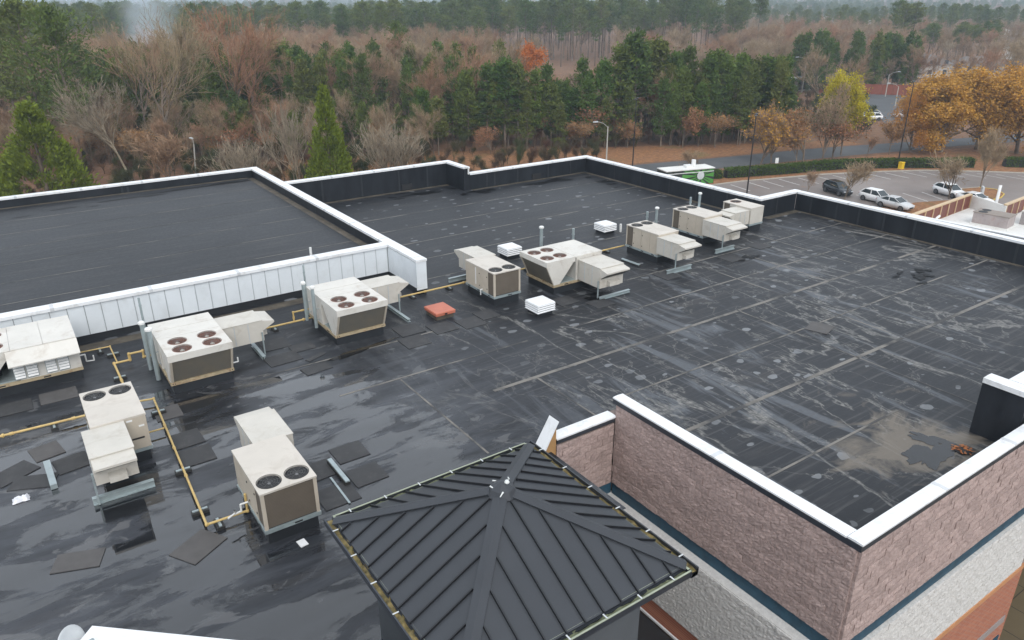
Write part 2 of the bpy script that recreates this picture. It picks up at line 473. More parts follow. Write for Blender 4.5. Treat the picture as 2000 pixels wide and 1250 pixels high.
def lot_material():
    m, nt, b = new_mat('worn_asphalt')
    co = coords(nt, kind='World')
    n1 = noise(nt, co, 0.10, 5, 0.6)
    n2 = noise(nt, co, 2.0, 6, 0.7)
    c = mixc(nt, ramp(nt, n1, 0.35, 0.68), (0.165, 0.136, 0.122), (0.235, 0.200, 0.182))
    c = mixc(nt, math_n(nt, 'MULTIPLY', ramp(nt, n2, 0.5, 0.8), 0.4), c, (0.14, 0.11, 0.09))
    c = mixc(nt, math_n(nt, 'MULTIPLY', ramp(nt, noise(nt, co, 0.35, 7, 0.75), 0.62, 0.68), 0.6), c, (0.22, 0.11, 0.06))
    nt.links.new(c, b.inputs['Base Color'])
    b.inputs['Roughness'].default_value = 0.55
    return m
MT['lot'] = lot_material()

def leaf_material(name, cols, trans=0.25, rough=0.7):
    """foliage whose tint varies from tree to tree and from clump to clump"""
    m, nt, b = new_mat(name)
    oi = N(nt, 'ShaderNodeObjectInfo')
    r = N(nt, 'ShaderNodeValToRGB')
    e = r.color_ramp.elements
    e[0].position, e[0].color = 0.0, cols[0]+(1,)
    e[1].position, e[1].color = 1.0, cols[-1]+(1,)
    for i, c in enumerate(cols[1:-1]):
        x = e.new((i+1)/(len(cols)-1))
        x.color = c+(1,)
    nt.links.new(oi.outputs['Random'], r.inputs['Fac'])
    co = coords(nt, kind='World')
    n1 = noise(nt, co, 0.9, 4, 0.65)
    hsv = N(nt, 'ShaderNodeHueSaturation')
    nt.links.new(r.outputs[0], hsv.inputs['Color'])
    v = N(nt, 'ShaderNodeMapRange')
    v.inputs['From Min'].default_value, v.inputs['From Max'].default_value = 0.3, 0.7
    v.inputs['To Min'].default_value, v.inputs['To Max'].default_value = 0.62, 1.45
    nt.links.new(n1, v.inputs['Value'])
    nt.links.new(v.outputs[0], hsv.inputs['Value'])
    nt.links.new(hsv.outputs[0], b.inputs['Base Color'])
    b.inputs['Roughness'].default_value = rough
    b.inputs['Specular IOR Level'].default_value = 0.2
    if trans:
        tr = N(nt, 'ShaderNodeBsdfTranslucent')
        nt.links.new(hsv.outputs[0], tr.inputs['Color'])
        mx = N(nt, 'ShaderNodeMixShader')
        mx.inputs[0].default_value = trans
        out = nt.nodes['Material Output']
        nt.links.new(b.outputs[0], mx.inputs[1])
        nt.links.new(tr.outputs[0], mx.inputs[2])
        nt.links.new(mx.outputs[0], out.inputs['Surface'])
    return m
MT['pine'] = leaf_material('pine_needles', [(0.070, 0.115, 0.026), (0.112, 0.150, 0.032), (0.135, 0.158, 0.040), (0.078, 0.120, 0.034)])
MT['young_pine'] = leaf_material('young_pine_needles', [(0.068, 0.125, 0.022), (0.110, 0.160, 0.028), (0.135, 0.150, 0.034), (0.072, 0.112, 0.028), (0.088, 0.140, 0.024)])
MT['cedar'] = leaf_material('cedar_foliage', [(0.140, 0.185, 0.016), (0.150, 0.190, 0.018)])
MT['twig'] = leaf_material('bare_twigs', [(0.280, 0.200, 0.122), (0.320, 0.240, 0.152), (0.285, 0.165, 0.098), (0.350, 0.280, 0.190), (0.315, 0.160, 0.092), (0.265, 0.215, 0.128)], trans=0.0)
MT['pale_bark'] = leaf_material('pale_bark', [(0.25, 0.205, 0.148), (0.31, 0.255, 0.185)], trans=0.0)
MT['bark'] = leaf_material('brown_bark', [(0.105, 0.078, 0.058), (0.21, 0.165, 0.125)], trans=0.0)
MT['russet'] = leaf_material('russet_leaves', [(0.30, 0.150, 0.065), (0.36, 0.21, 0.085), (0.33, 0.145, 0.080)])
MT['gold'] = leaf_material('golden_leaves', [(0.47, 0.245, 0.045), (0.50, 0.280, 0.052), (0.46, 0.215, 0.045)])
MT['yellow_leaf'] = leaf_material('yellow_green_leaves', [(0.44, 0.37, 0.022), (0.44, 0.37, 0.022)])
MT['orange_leaf'] = leaf_material('orange_leaves', [(0.50, 0.16, 0.035), (0.50, 0.16, 0.035)])
MT['hedge'] = leaf_material('hedge_leaves', [(0.060, 0.095, 0.018), (0.075, 0.11, 0.02)])
MT['brush'] = leaf_material('undergrowth', [(0.080, 0.046, 0.028), (0.095, 0.062, 0.034), (0.045, 0.060, 0.020), (0.060, 0.070, 0.022), (0.100, 0.045, 0.030)], trans=0.0)

# ------------------------------------------------------------------ mesh building
class MB:
    """collects boxes, prisms and tubes; build() links them as one mesh object"""
    def __init__(s):
        s.v, s.f = [], []
    def add(s, vs, fs):
        o = len(s.v)
        s.v += [tuple(p) for p in vs]
        s.f += [tuple(i+o for i in f) for f in fs]
        return s
    def box(s, x0, x1, y0, y1, z0, z1):
        vs = [(x, y, z) for z in (z0, z1) for y in (y0, y1) for x in (x0, x1)]
        return s.add(vs, [(0, 2, 3, 1), (4, 5, 7, 6), (0, 1, 5, 4), (2, 6, 7, 3), (0, 4, 6, 2), (1, 3, 7, 5)])
    def prism(s, pts, axis, a, b):
        """closed 2-D outline swept along axis from a to b; outline axes follow x, y, z order"""
        n = len(pts)
        def P(p, t):
            return {'x': (t, p[0], p[1]), 'y': (p[0], t, p[1]), 'z': (p[0], p[1], t)}[axis]
        vs = [P(p, a) for p in pts]+[P(p, b) for p in pts]
        fs = [tuple(range(n)), tuple(range(2*n-1, n-1, -1))]
        fs += [(i, (i+1) % n, n+(i+1) % n, n+i) for i in range(n)]
        return s.add(vs, fs)
    def quad(s, *ps):
        return s.add(ps, [tuple(range(len(ps)))])
    def tube(s, p0, p1, r0, r1=None, n=10, caps=True):
        p0, p1 = Vector(p0), Vector(p1)
        r1 = r0 if r1 is None else r1
        d = (p1-p0).normalized()
        a = d.orthogonal().normalized()
        b = d.cross(a)
        vs = []
        for p, r in ((p0, r0), (p1, r1)):
            vs += [p+(a*math.cos(t)+b*math.sin(t))*r for t in (2*math.pi*i/n for i in range(n))]
        fs = [(i, (i+1) % n, n+(i+1) % n, n+i) for i in range(n)]
        if caps:
            fs += [tuple(range(n-1, -1, -1)), tuple(range(n, 2*n))]
        return s.add(vs, fs)
    def lathe(s, prof, n=20, c=(0, 0, 0)):
        vs = []
        for r, z in prof:
            vs += [(c[0]+r*math.cos(2*math.pi*i/n), c[1]+r*math.sin(2*math.pi*i/n), c[2]+z) for i in range(n)]
        fs = []
        for k in range(len(prof)-1):
            fs += [(k*n+i, k*n+(i+1) % n, (k+1)*n+(i+1) % n, (k+1)*n+i) for i in range(n)]
        fs += [tuple(range(n-1, -1, -1)), tuple(range((len(prof)-1)*n, len(prof)*n))]
        return s.add(vs, fs)
    def mesh(s, name, mat):
        me = bpy.data.meshes.new(name)
        me.from_pydata(s.v, [], s.f)
        me.materials.append(MT[mat] if isinstance(mat, str) else mat)
        me.update()
        return me
    def build(s, name, mat, parent=None, smooth=False, bevel=0):
        me = s.mesh(name, mat)
        if smooth:
            me.polygons.foreach_set('use_smooth', [True]*len(me.polygons))
        return obj(name, me, parent, bevel)

def obj(name, me, parent=None, bevel=0):
    o = bpy.data.objects.new(name, me)
    C.objects.link(o)
    if parent is not None:
        o.parent = parent
    if bevel:
        md = o.modifiers.new('bevel', 'BEVEL')
        md.width = bevel
        md.segments = 2
        md.limit_method = 'ANGLE'
    return o

def empty(name, loc=(0, 0, 0), rz=0.0):
    o = bpy.data.objects.new(name, None)
    C.objects.link(o)
    o.location = loc
    o.rotation_euler = (0, 0, rz)
    o.empty_display_size = 0.2
    return o

def tag(o, label=None, cat=None, group=None, kind=None):
    if label: o['label'] = label
    if cat: o['category'] = cat
    if group: o['group'] = group
    if kind: o['kind'] = kind
    return o

def np_mesh(name, V, Q, mats, mat_idx=None, smooth=False):
    me = bpy.data.meshes.new(name)
    V = np.asarray(V, np.float32)
    Q = np.asarray(Q, np.int32)
    n, k = Q.shape
    me.vertices.add(len(V))
    me.vertices.foreach_set('co', V.ravel())
    me.loops.add(n*k)
    me.loops.foreach_set('vertex_index', Q.ravel())
    me.polygons.add(n)
    me.polygons.foreach_set('loop_start', np.arange(0, n*k, k, dtype=np.int32))
    me.polygons.foreach_set('loop_total', np.full(n, k, np.int32))
    for m in mats:
        me.materials.append(MT[m])
    if mat_idx is not None:
        me.polygons.foreach_set('material_index', np.asarray(mat_idx, np.int32))
    if smooth:
        me.polygons.foreach_set('use_smooth', np.ones(n, bool))
    me.update()
    me.validate()
    return me

# ================================================================== THE STORE
STORE = empty('store_building', (15, 20, G))
tag(STORE, 'large flat black roofed store with white coped parapets and stone front', 'building')
_inv = Matrix.Translation((-15, -20, -G))
def sp(mb, name, mat, parent=None, **kw):
    o = mb.build(name, mat, parent or STORE, **kw)
    if parent is None:
        o.matrix_parent_inverse = _inv
    return o

roof = sp(MB(), 'roof_membrane', 'roof')
def sheets(rects, z):
    mb = MB()
    for x0, x1, y0, y1 in rects:
        mb.quad((x0, y0, z), (x1, y0, z), (x1, y1, z), (x0, y1, z))
    return mb
rm = sheets([(-40, 13.1, 13.5, 28.3), (13.1, 37.1, 13.5, 25.35), (13.1, 33.95, 25.35, 40.2),
             (13.1, 24.2, 40.2, 42.4), (12.8, 37.1, 6.2, 13.5), (-40, 4.6, -14, 13.5), (4.6, 10.4, 10.4, 13.5)], 0.0)
roof.data = rm.mesh('roof_membrane', 'roof')
roof_hi = sp(sheets([(-40, 13.1, 28.3, 47.5)], 0.98), 'upper_roof_membrane', 'roof')

# seams of the membrane sheets: thin strips glued on the roof
def strip(x0, x1, y0, y1, z, parent, name='seam_strip', mat='seam', h=0.004):
    return sp(MB().box(x0, x1, y0, y1, z, z+h), name, mat, parent)
for y, xs in ((17.0, ((11.0, 22.2), (22.3, 36.7))), (12.0, ((13.3, 25.0), (25.1, 36.7))), (22.0, ((19.0, 36.7), (5.5, 12.0))),
              (27.0, ((13.5, 33.6),)), (32.0, ((13.5, 33.6),)), (37.0, ((13.5, 33.6),)), (34.5, ((13.5, 33.6),)), (29.5, ((13.5, 33.6),)),
              (19.4, ((7.0, 14.0), (16.0, 36.7))), (14.5, ((14.0, 36.7),)), (9.3, ((13.3, 20.0),)), (24.4, ((29.0, 33.0),))):
    for i, (a, b) in enumerate(xs):
        w = 0.07 if y in (17.0, 12.0) else 0.035
        strip(a, b, y-w, y+w, 0.002, roof)
for x, y0, y1 in ((22.25, 6.6, 16.9), (25.05, 12.1, 21.9), (12.6, 13.9, 16.9), (31.0, 17.1, 24.9), (9.0, 14.2, 19.3), (28.0, 17.1, 21.9)):
    strip(x-0.03, x+0.03, y0, y1, 0.002, roof)
for y in (31.0, 33.6, 36.2, 38.8, 41.4, 44.0):
    strip(-30, 12.9, y-0.02, y+0.02, 0.982, roof_hi)

# walk pads and patches, glued to the roof
def pad(x, y, w, d, rz=0.0, mat='pad', h=0.02):
    o = sp(MB().box(-w/2, w/2, -d/2, d/2, 0, h), 'walkway_pad', mat, roof)
    o.location = (x, y, 0.001+rnd.uniform(0, 0.003))
    o.rotation_euler = (0, 0, rz)
    return o
for x, y, w, d, rz, mt in ((-0.45, 15.75, 0.95, 0.6, -0.35, 'pad_pale'), (1.78, 14.75, 0.95, 0.75, 0.55, 'pad_pale'),
        (7.1, 21.55, 0.9, 0.55, 0.1, 'pad'), (6.45, 22.9, 1.1, 0.8, 0.05, 'pad'), (6.0, 16.35, 0.85, 0.8, 0.0, 'pad'),
        (5.1, 16.0, 0.8, 0.8, 0.05, 'pad'), (5.0, 14.75, 0.9, 0.85, 0, 'pad'), (5.95, 15.15, 0.85, 0.8, 0.02, 'pad'),
        (17.4, 21.6, 0.9, 0.8, 0.05, 'pad'), (18.4, 20.6, 0.9, 0.8, 0.02, 'pad'), (2.6, 19.5, 0.8, 0.85, 0.03, 'pad'),
        (2.65, 18.5, 0.8, 0.85, 0.0, 'pad'), (-1.4, 20.3, 1.0, 0.7, 0.5, 'pad'), (-1.0, 19.6, 1.0, 0.6, -0.4, 'pad'), (-0.1, 20.0, 0.8, 0.8, 0.15, 'pad'),
        (-0.6, 21.0, 0.7, 0.8, 0.2, 'pad_pale'), (7.3, 23.4, 0.8, 0.6, 0.0, 'pad'), (11.0, 22.6, 0.95, 0.9, 0.0, 'pad'), (12.1, 22.1, 0.9, 0.9, 0.0, 'pad'),
        (13.2, 21.9, 0.9, 0.9, 0.0, 'pad'), (23.35, 14.2, 0.9, 0.8, 0.3, 'pad_pale'), (10.7, 21.6, 0.9, 0.9, 0.0, 'pad'), (14.1, 22.2, 0.8, 0.8, 0.0, 'pad'),
        (22.9, 21.4, 0.9, 0.9, 0.0, 'pad'), (27.0, 21.4, 0.9, 0.9, 0.0, 'pad'), (6.6, 24.2, 0.9, 0.9, 0.0, 'pad'), (0.0, 24.3, 1.0, 0.8, 0.0, 'pad_pale'),
        (-1.2, 24.2, 1.0, 0.8, 0.0, 'pad'), (2.5, 21.3, 0.7, 0.8, 0.0, 'pad_pale'), (29.6, 21.9, 0.9, 0.9, 0.0, 'pad'), (7.4, 22.4, 0.75, 0.2, 0.4, 'pad')):
    pad(x, y, w, d, rz, mt)

# dirt lines lying at the foot of the parapets
for x0, x1, y0, y1, z, p in ((13.4, 23.9, 41.85, 42.2, 0.003, roof), (24.4, 33.6, 39.7, 40.0, 0.003, roof), (33.45, 33.72, 26, 39.7, 0.003, roof),
                             (34.0, 36.8, 24.7, 25.1, 0.003, roof), (36.6, 36.84, 7, 24.7, 0.003, roof), (-30, 12.6, 46.9, 47.2, 0.983, roof_hi), (-20, 12.7, 27.4, 27.95, 0.003, roof),
                             (12.55, 12.9, 28.6, 46.8, 0.983, roof_hi)):
    sp(MB().box(x0, x1, y0, y1, z, z+0.004), 'dirt_line', 'debris', p)

def coping_run(parent, x0, x1, y0, y1, z, over=0.04, lip=0.08, piece=3.05, mat='coping'):
    """metal coping laid in lengths with open joints; sits over the wall head"""
    alongx = (x1-x0) > (y1-y0)
    a0, a1 = (x0, x1) if alongx else (y0, y1)
    n = max(1, round((a1-a0)/piece))
    for i in range(n):
        s, e = a0+(a1-a0)*i/n+0.005, a0+(a1-a0)*(i+1)/n-0.005
        mb = MB()
        if alongx:
            pts = [(y0-over, z-lip), (y0-over, z+0.022), ((y0+y1)/2, z+0.034), (y1+over, z+0.022), (y1+over, z-lip)]
            mb.prism(pts, 'x', s, e)
        else:
            pts = [(x0-over, z-lip), (x0-over, z+0.022), ((x0+x1)/2, z+0.034), (x1+over, z+0.022), (x1+over, z-lip)]
            mb.prism(pts, 'y', s, e)
        sp(mb, 'coping', mat, parent)
        if i:                                            # cover plate over each joint
            jc = MB()
            q = a0+(a1-a0)*i/n
            if alongx:
                jc.prism([(y0-over-.004, z-lip), (y0-over-.004, z+0.027), ((y0+y1)/2, z+0.039), (y1+over+.004, z+0.027), (y1+over+.004, z-lip)], 'x', q-.06, q+.06)
            else:
                jc.prism([(x0-over-.004, z-lip), (x0-over-.004, z+0.027), ((x0+x1)/2, z+0.039), (x1+over+.004, z+0.027), (x1+over+.004, z-lip)], 'y', q-.06, q+.06)
            sp(jc, 'joint_cover', 'joint_cover', parent)

def parapet(x0, x1, y0, y1, z0, z1, mat='parapet', cope=None, laps=None, name='parapet_wall', lip=0.08):
    w = sp(MB().box(x0, x1, y0, y1, z0, z1), name, mat)
    cx0, cx1, cy0, cy1 = cope or (x0, x1, y0, y1)
    coping_run(w, cx0, cx1, cy0, cy1, z1+0.004, lip=lip)
    for l in laps or ():
        sp(l, 'lap_strip', 'curb', w)
    return w

HP = 1.02
def lapx(xs, y, z1, s=-1):   # vertical lap strips on a wall face y
    return [MB().box(x-0.05, x+0.05, min(y, y+s*0.012), max(y, y+s*0.012), 0.01, z1) for x in xs]
def lapy(ys, x, z1, s=-1):
    return [MB().box(min(x, x+s*0.012), max(x, x+s*0.012), y-0.05, y+0.05, 0.01, z1) for y in ys]

parapet(24.25, 34.08, 40.0, 40.36, -1, HP, laps=lapx((25.6, 26.2, 28.0, 30.5, 32.4), 40.0, 0.9), cope=(24.33, 34.12, 40.0, 40.36))
parapet(33.76, 34.12, 25.60, 39.99, -1, HP, laps=lapy((27.5, 29.8, 32.0, 34.5, 37.0), 33.76, 0.9), cope=(33.76, 34.12, 25.65, 39.95))
parapet(33.77, 36.85, 25.20, 25.58, -1, HP, laps=lapx((35.2,), 25.2, 0.9), cope=(33.72, 37.25, 25.22, 25.58))
parapet(36.86, 37.20, 3.0, 25.19, -1, HP, laps=lapy((24.2, 22.6, 21.3, 19.9, 18.3, 16.4, 15.2, 13.6), 36.86, 0.9), cope=(36.86, 37.2, 3.0, 25.14))
parapet(13.36, 24.25, 42.2, 42.56, -1, 1.45, laps=lapx((15.5, 18.0, 20.5, 22.5), 42.2, 1.3), cope=(13.42, 24.29, 42.2, 42.56))
parapet(23.90, 24.24, 40.37, 42.18, -1, 1.45, cope=(23.90, 24.26, 39.98, 42.14))
sp(MB().box(23.90, 24.24, 39.99, 40.365, -1, 1.44), 'parapet_pier', 'parapet')
# the long wall between the two roofs and the upper roof's far edge
parapet(12.97, 13.34, 25.55, 47.60, -1, 1.47, cope=(12.97, 13.34, 25.9, 47.62), laps=lapy((36.5, 41.2), 12.97, 1.3))
parapet(-40, 12.96, 47.24, 47.60, -1, 1.47, cope=(-40, 12.92, 47.24, 47.60), laps=lapx((5.6, 5.9), 47.24, 1.3))
# white metal panels facing the lower roof
pw = sp(MB().box(-40, 12.96, 28.19, 28.52, -1, 1.40), 'panel_wall', 'curb')
coping_run(pw, -40, 12.92, 28.12, 28.52, 1.474, lip=0.09)
x = 12.90
while x > -16:
    sp(MB().box(x-0.505, x-0.010, 28.150, 28.186, 0.27, 1.36), 'metal_panel', 'panel', pw)
    sp(MB().box(x-0.010, x+0.008, 28.130, 28.185, 0.275, 1.355), 'standing_seam', 'panel_joint', pw)
    x -= 0.523
pe = sp(MB().box(12.93, 12.965, 25.66, 28.14, 0.0, 0.27), 'end_wall_flashing', 'curb')
for i in range(5):
    y0 = 25.60+i*0.51
    sp(MB().box(12.925, 12.965, y0, y0+0.497, 0.275, 1.36), 'metal_panel', 'panel', pe)
sp(MB().box(12.90, 13.36, 25.50, 25.545, 0.22, 1.40), 'end_panel', 'panel', pe)
sp(MB().box(12.91, 13.38, 25.47, 25.86, 1.40, 1.50), 'end_cap', 'coping', pe)

# ---- stone front: pink split-face blocks, blue band, pale blocks, brick
XB, YA, YC = 12.66, 5.97, 13.34        # west wall plane, south wall plane, recess wall plane
core = sp(MB().box(XB+0.10, 22.4, YA+0.10, YA+0.34, G, 0.84), 'front_wall', 'mortar')
core2 = sp(MB().box(XB+0.10, XB+0.34, YA+0.345, YC-0.02, G, 0.84), 'return_wall', 'mortar')
core3 = sp(MB().box(10.55, XB+0.30, YC+0.10, YC+0.34, G, 0.28), 'recess_wall', 'mortar')
coping_run(core, XB-0.02, 22.45, YA-0.01, YA+0.30, 0.87, over=0.02, lip=0.02, piece=3.0)
coping_run(core2, XB-0.02, XB+0.30, YA+0.325, YC+0.10, 0.87, over=0.02, lip=0.02, piece=3.0)
coping_run(core3, 10.58, XB+0.02, YC-0.02, YC+0.32, 0.305, over=0.02, lip=0.02, piece=2.2)
sp(MB().box(XB-0.03, 22.4, YA-0.02, YA+0.09, 0.70, 0.845), 'fascia', 'fascia', core)
sp(MB().box(XB-0.03, XB+0.09, YA+0.095, YC+0.09, 0.70, 0.845), 'fascia', 'fascia', core2)
sp(MB().box(10.60, XB-0.035, YC-0.03, YC+0.09, 0.16, 0.28), 'fascia', 'fascia', core3)

def block_mesh(w, h, seed, mat, rough=0.019):
    """one split-face block: front face broken into uneven facets, arrises chipped back"""
    r = random.Random(seed)
    nx, nz = 8, 4
    V, Fc = [], []
    for j in range(nz+1):
        for i in range(nx+1):
            u, t = i/nx, j/nz
            edge = i in (0, nx) or j in (0, nz)
            d = r.uniform(0.012, 0.022) if edge else r.uniform(0.010, 0.014+rough)
            V.append(((u-0.5)*w+(0 if edge else r.uniform(-.012, .012)), -d, t*h))
    n = len(V)
    for j in range(nz):
        for i in range(nx):
            a = j*(nx+1)+i
            Fc.append((a, a+1, a+nx+2, a+nx+1))
    bx = [(-w/2, 0.095, 0), (w/2, 0.095, 0), (w/2, 0.095, h), (-w/2, 0.095, h)]
    V += bx
    low = list(range(nx+1)); top = [nz*(nx+1)+i for i in range(nx+1)]
    lef = [j*(nx+1) for j in range(nz+1)]; rig = [j*(nx+1)+nx for j in range(nz+1)]
    Fc.append(tuple([n, n+1]+low[::-1]))
    Fc.append(tuple(top+[n+2, n+3]))
    Fc.append(tuple(lef+[n+3, n]))
    Fc.append(tuple([n+1, n+2]+rig[::-1]))
    me = bpy.data.meshes.new('stone_block')
    me.from_pydata(V, [], Fc)
    me.materials.append(MT[mat])
    return me
ROWH, BW = 0.198, 0.405
LIB = {}
for mt in ('stone', 'stone_pale'):
    LIB[mt] = [block_mesh(BW-0.007, ROWH-0.011, 10*k+5, mt) for k in range(8)]
    LIB[mt+'_half'] = [block_mesh(BW/2-0.007, ROWH-0.011, 10*k+6, mt) for k in range(3)]
def lay(wall, parent, length, z0, z1, mt, place, limit, rest_name):
    """courses of blocks in running bond; the ones past the limit are joined"""
    rows = int(round((z1-z0)/ROWH))
    spots = []
    for j in range(rows):
        off = 0 if j % 2 else BW/2
        if off:
            spots.append((BW/4, j, True))
        k = 0
        while off+BW*(k+1) <= length+0.01:
            spots.append((off+BW*(k+0.5), j, False)); k += 1
        restw = length-(off+BW*k)
        if restw > 0.17:
            spots.append((off+BW*k+BW/4, j, True))
    rest = MB()
    spots.sort(key=lambda s: -s[1])
    for i, (s, j, half) in enumerate(spots):
        lib = LIB[mt+'_half'] if half else LIB[mt]
        me = lib[rnd.randrange(len(lib))]
        loc, rz = place(s, z0+j*ROWH+0.004)
        jit = rnd.uniform(-0.010, 0.012)
        if i < limit:
            o = obj('stone_block', me, parent)
            o.location = (loc[0]+(jit if abs(rz) > 1 else 0), loc[1]+(0 if abs(rz) > 1 else jit), loc[2])
            o.rotation_euler = (0, 0, rz)
        else:
            ca, sa = math.cos(rz), math.sin(rz)
            vs = [(loc[0]+ca*v.co.x-sa*v.co.y, loc[1]+sa*v.co.x+ca*v.co.y, loc[2]+v.co.z) for v in me.vertices]
            rest.add(vs, [tuple(p.vertices) for p in me.polygons])
    if rest.v:
        o = sp(rest, rest_name, mt, parent)
        o['kind'] = 'stuff'
Z0 = -1.87
lay('B', core2, YC-YA-0.06, Z0, 0.68, 'stone', lambda s, z: ((XB, YA+0.06+s, z), R(-90)), 240, 'stone_coursing')
lay('C', core3, XB-10.6, Z0, 0.15, 'stone', lambda s, z: ((10.6+s, YC, z), 0.0), 80, 'stone_coursing')
lay('A', core, 22.4-XB-0.02, Z0, 0.68, 'stone', lambda s, z: ((XB+0.02+s, YA, z), 0.0), 290, 'stone_coursing')
sp(MB().box(XB+0.03, 22.4, YA+0.02, YA+0.098, -2.26, -1.88), 'blue_band', 'blue', core)
sp(MB().box(XB+0.02, XB+0.098, YA+0.10, YC-0.02, -2.26, -1.88), 'blue_band', 'blue', core2)
sp(MB().box(10.6, XB+0.01, YC+0.02, YC+0.098, -2.26, -1.88), 'blue_band', 'blue', core3)
lay('B2', core2, YC-YA+0.3, -2.28-ROWH*11, -2.28, 'stone_pale', lambda s, z: ((XB-0.26, YA-0.05+s, z), R(-90)), 56, 'pale_stone_coursing')
sp(MB().box(XB-0.165, XB+0.098, YA+0.06, YC+0.2, -4.44, -2.31), 'pale_band_backing', 'mortar', core2)
sp(MB().box(XB-0.25, XB+0.09, YA, YC+0.2, -2.285, -2.265), 'ledge_top', 'stone_pale', core2)
lay('A2', core, 22.4-XB+0.26, -2.28-ROWH*11, -2.28, 'stone_pale', lambda s, z: ((XB-0.25+s, YA-0.05, z), 0.0), 8, 'pale_stone_coursing')
sp(MB().box(XB-0.16, 22.4, YA+0.04, YA+0.098, -4.44, -2.31), 'pale_band_backing', 'mortar', core)
sp(MB().box(XB-0.05, 22.5, YA-0.10, YA+0.098, -4.60, -4.45), 'terracotta_course', 'terra', core)
sp(MB().box(XB, 22.42, YA-0.03, YA+0.096, G+0.001, -4.605), 'brick_face', 'brick', core)
sp(MB().box(XB-0.02, 22.46, YA-0.06, YA-0.031, -6.70, -6.45), 'grey_course', 'grey_band', core)
sp(MB().box(XB-0.02, 22.46, YA-0.06, YA-0.031, -7.45, -7.25), 'blue_course', 'blue', core)
sp(MB().box(22.401, 22.75, YA-0.02, 12, G, -4.5), 'brick_pier', 'brick')
sp(MB().box(XB-0.20, XB+0.096, YA+0.10, YC, -5.2, -4.47), 'brick_face', 'brick', core2)
sp(MB().box(XB-0.26, XB-0.21, YA+0.10, YC, -5.16, -5.10), 'trim_strip', 'coping', core2)
sp(MB().box(8.1, XB-0.27, -6, YC-0.02, -5.6, -5.22), 'lower_roof', 'dark')
sp(MB().box(10.58, 10.9, YC+0.35, YC+0.6, -0.3, 0.0), 'wall_stub', 'mortar')
# sloping cap with a raw board side where the recess wall ends
cap = sp(MB().prism([(10.56, 0.72), (10.56, -2.0), (9.95, -2.0), (9.98, -0.42)], 'y', YC-0.02, YC+0.30), 'sloped_wall_end', 'wood')
sp(MB().prism([(10.62, 0.86), (10.58, 0.80), (9.92, -0.40), (9.90, -0.30)], 'y', YC-0.06, YC+0.36), 'sloped_cap', 'coping', cap)
# taller parapet block at the right
tb = sp(MB().box(20.50, 20.86, 6.40, 7.52, 0.0, 1.66), 'return_parapet', 'parapet')
coping_run(tb, 20.50, 20.86, 6.40, 7.52, 1.665, lip=0.12)
tb2 = sp(MB().box(20.91, 36.8, 6.70, 7.05, 0.0, 1.65), 'tall_parapet', 'parapet')
coping_run(tb2, 20.93, 36.8, 6.70, 7.05, 1.655, lip=0.12)
# tan ledge roof beyond the right parapet
lg = sp(MB().prism([(37.26, -8), (44.6, -8), (42.0, 23.7), (37.26, 23.9)], 'z', -1.0, -0.45), 'ledge_roof', 'tan_ledge')
sp(MB().prism([(44.64, -8), (44.85, -8), (42.25, 23.8), (42.04, 23.75)], 'z', -1.0, -0.40), 'ledge_edge', 'fascia', lg)
sp(MB().prism([(44.88, -8), (45.15, -8), (42.55, 23.9), (42.28, 23.85)], 'z', -1.0, -0.36), 'ledge_edge_trim', 'coping', lg)
# outer walls down to the ground
sp(MB().box(-40, 13.2, 47.0, 47.5, G, -1.05), 'rear_wall', 'house_wall')
sp(MB().box(13.3, 24.1, 42.0, 42.5, G, -1.05), 'rear_wall', 'house_wall')
sp(MB().box(24.2, 34.0, 39.9, 40.3, G, -1.05), 'rear_wall', 'house_wall')
sp(MB().box(33.7, 34.05, 25.6, 39.8, G, -1.05), 'side_wall', 'house_wall')
sp(MB().box(36.9, 37.15, 3.0, 25.5, G, -1.05), 'side_wall', 'house_wall')

# small fittings on the parapets
sp(MB().tube((24.12, 39.8, 1.05), (24.12, 39.8, 1.42), 0.05).tube((24.12, 39.8, 1.42), (24.12, 39.8, 1.5), 0.09), 'vent_pipe', 'pvc')
sp(MB().tube((9.85, 28.9, 0.98), (9.85, 28.9, 1.72), 0.05), 'vent_pipe', 'pvc')
for x, y, p in ((29.5, 39.96, roof), (21.0, 42.16, roof)):
    sp(MB().box(x-0.35, x+0.35, y-0.02, y+0.03, 0.05, 0.40), 'scupper', 'dark', p)

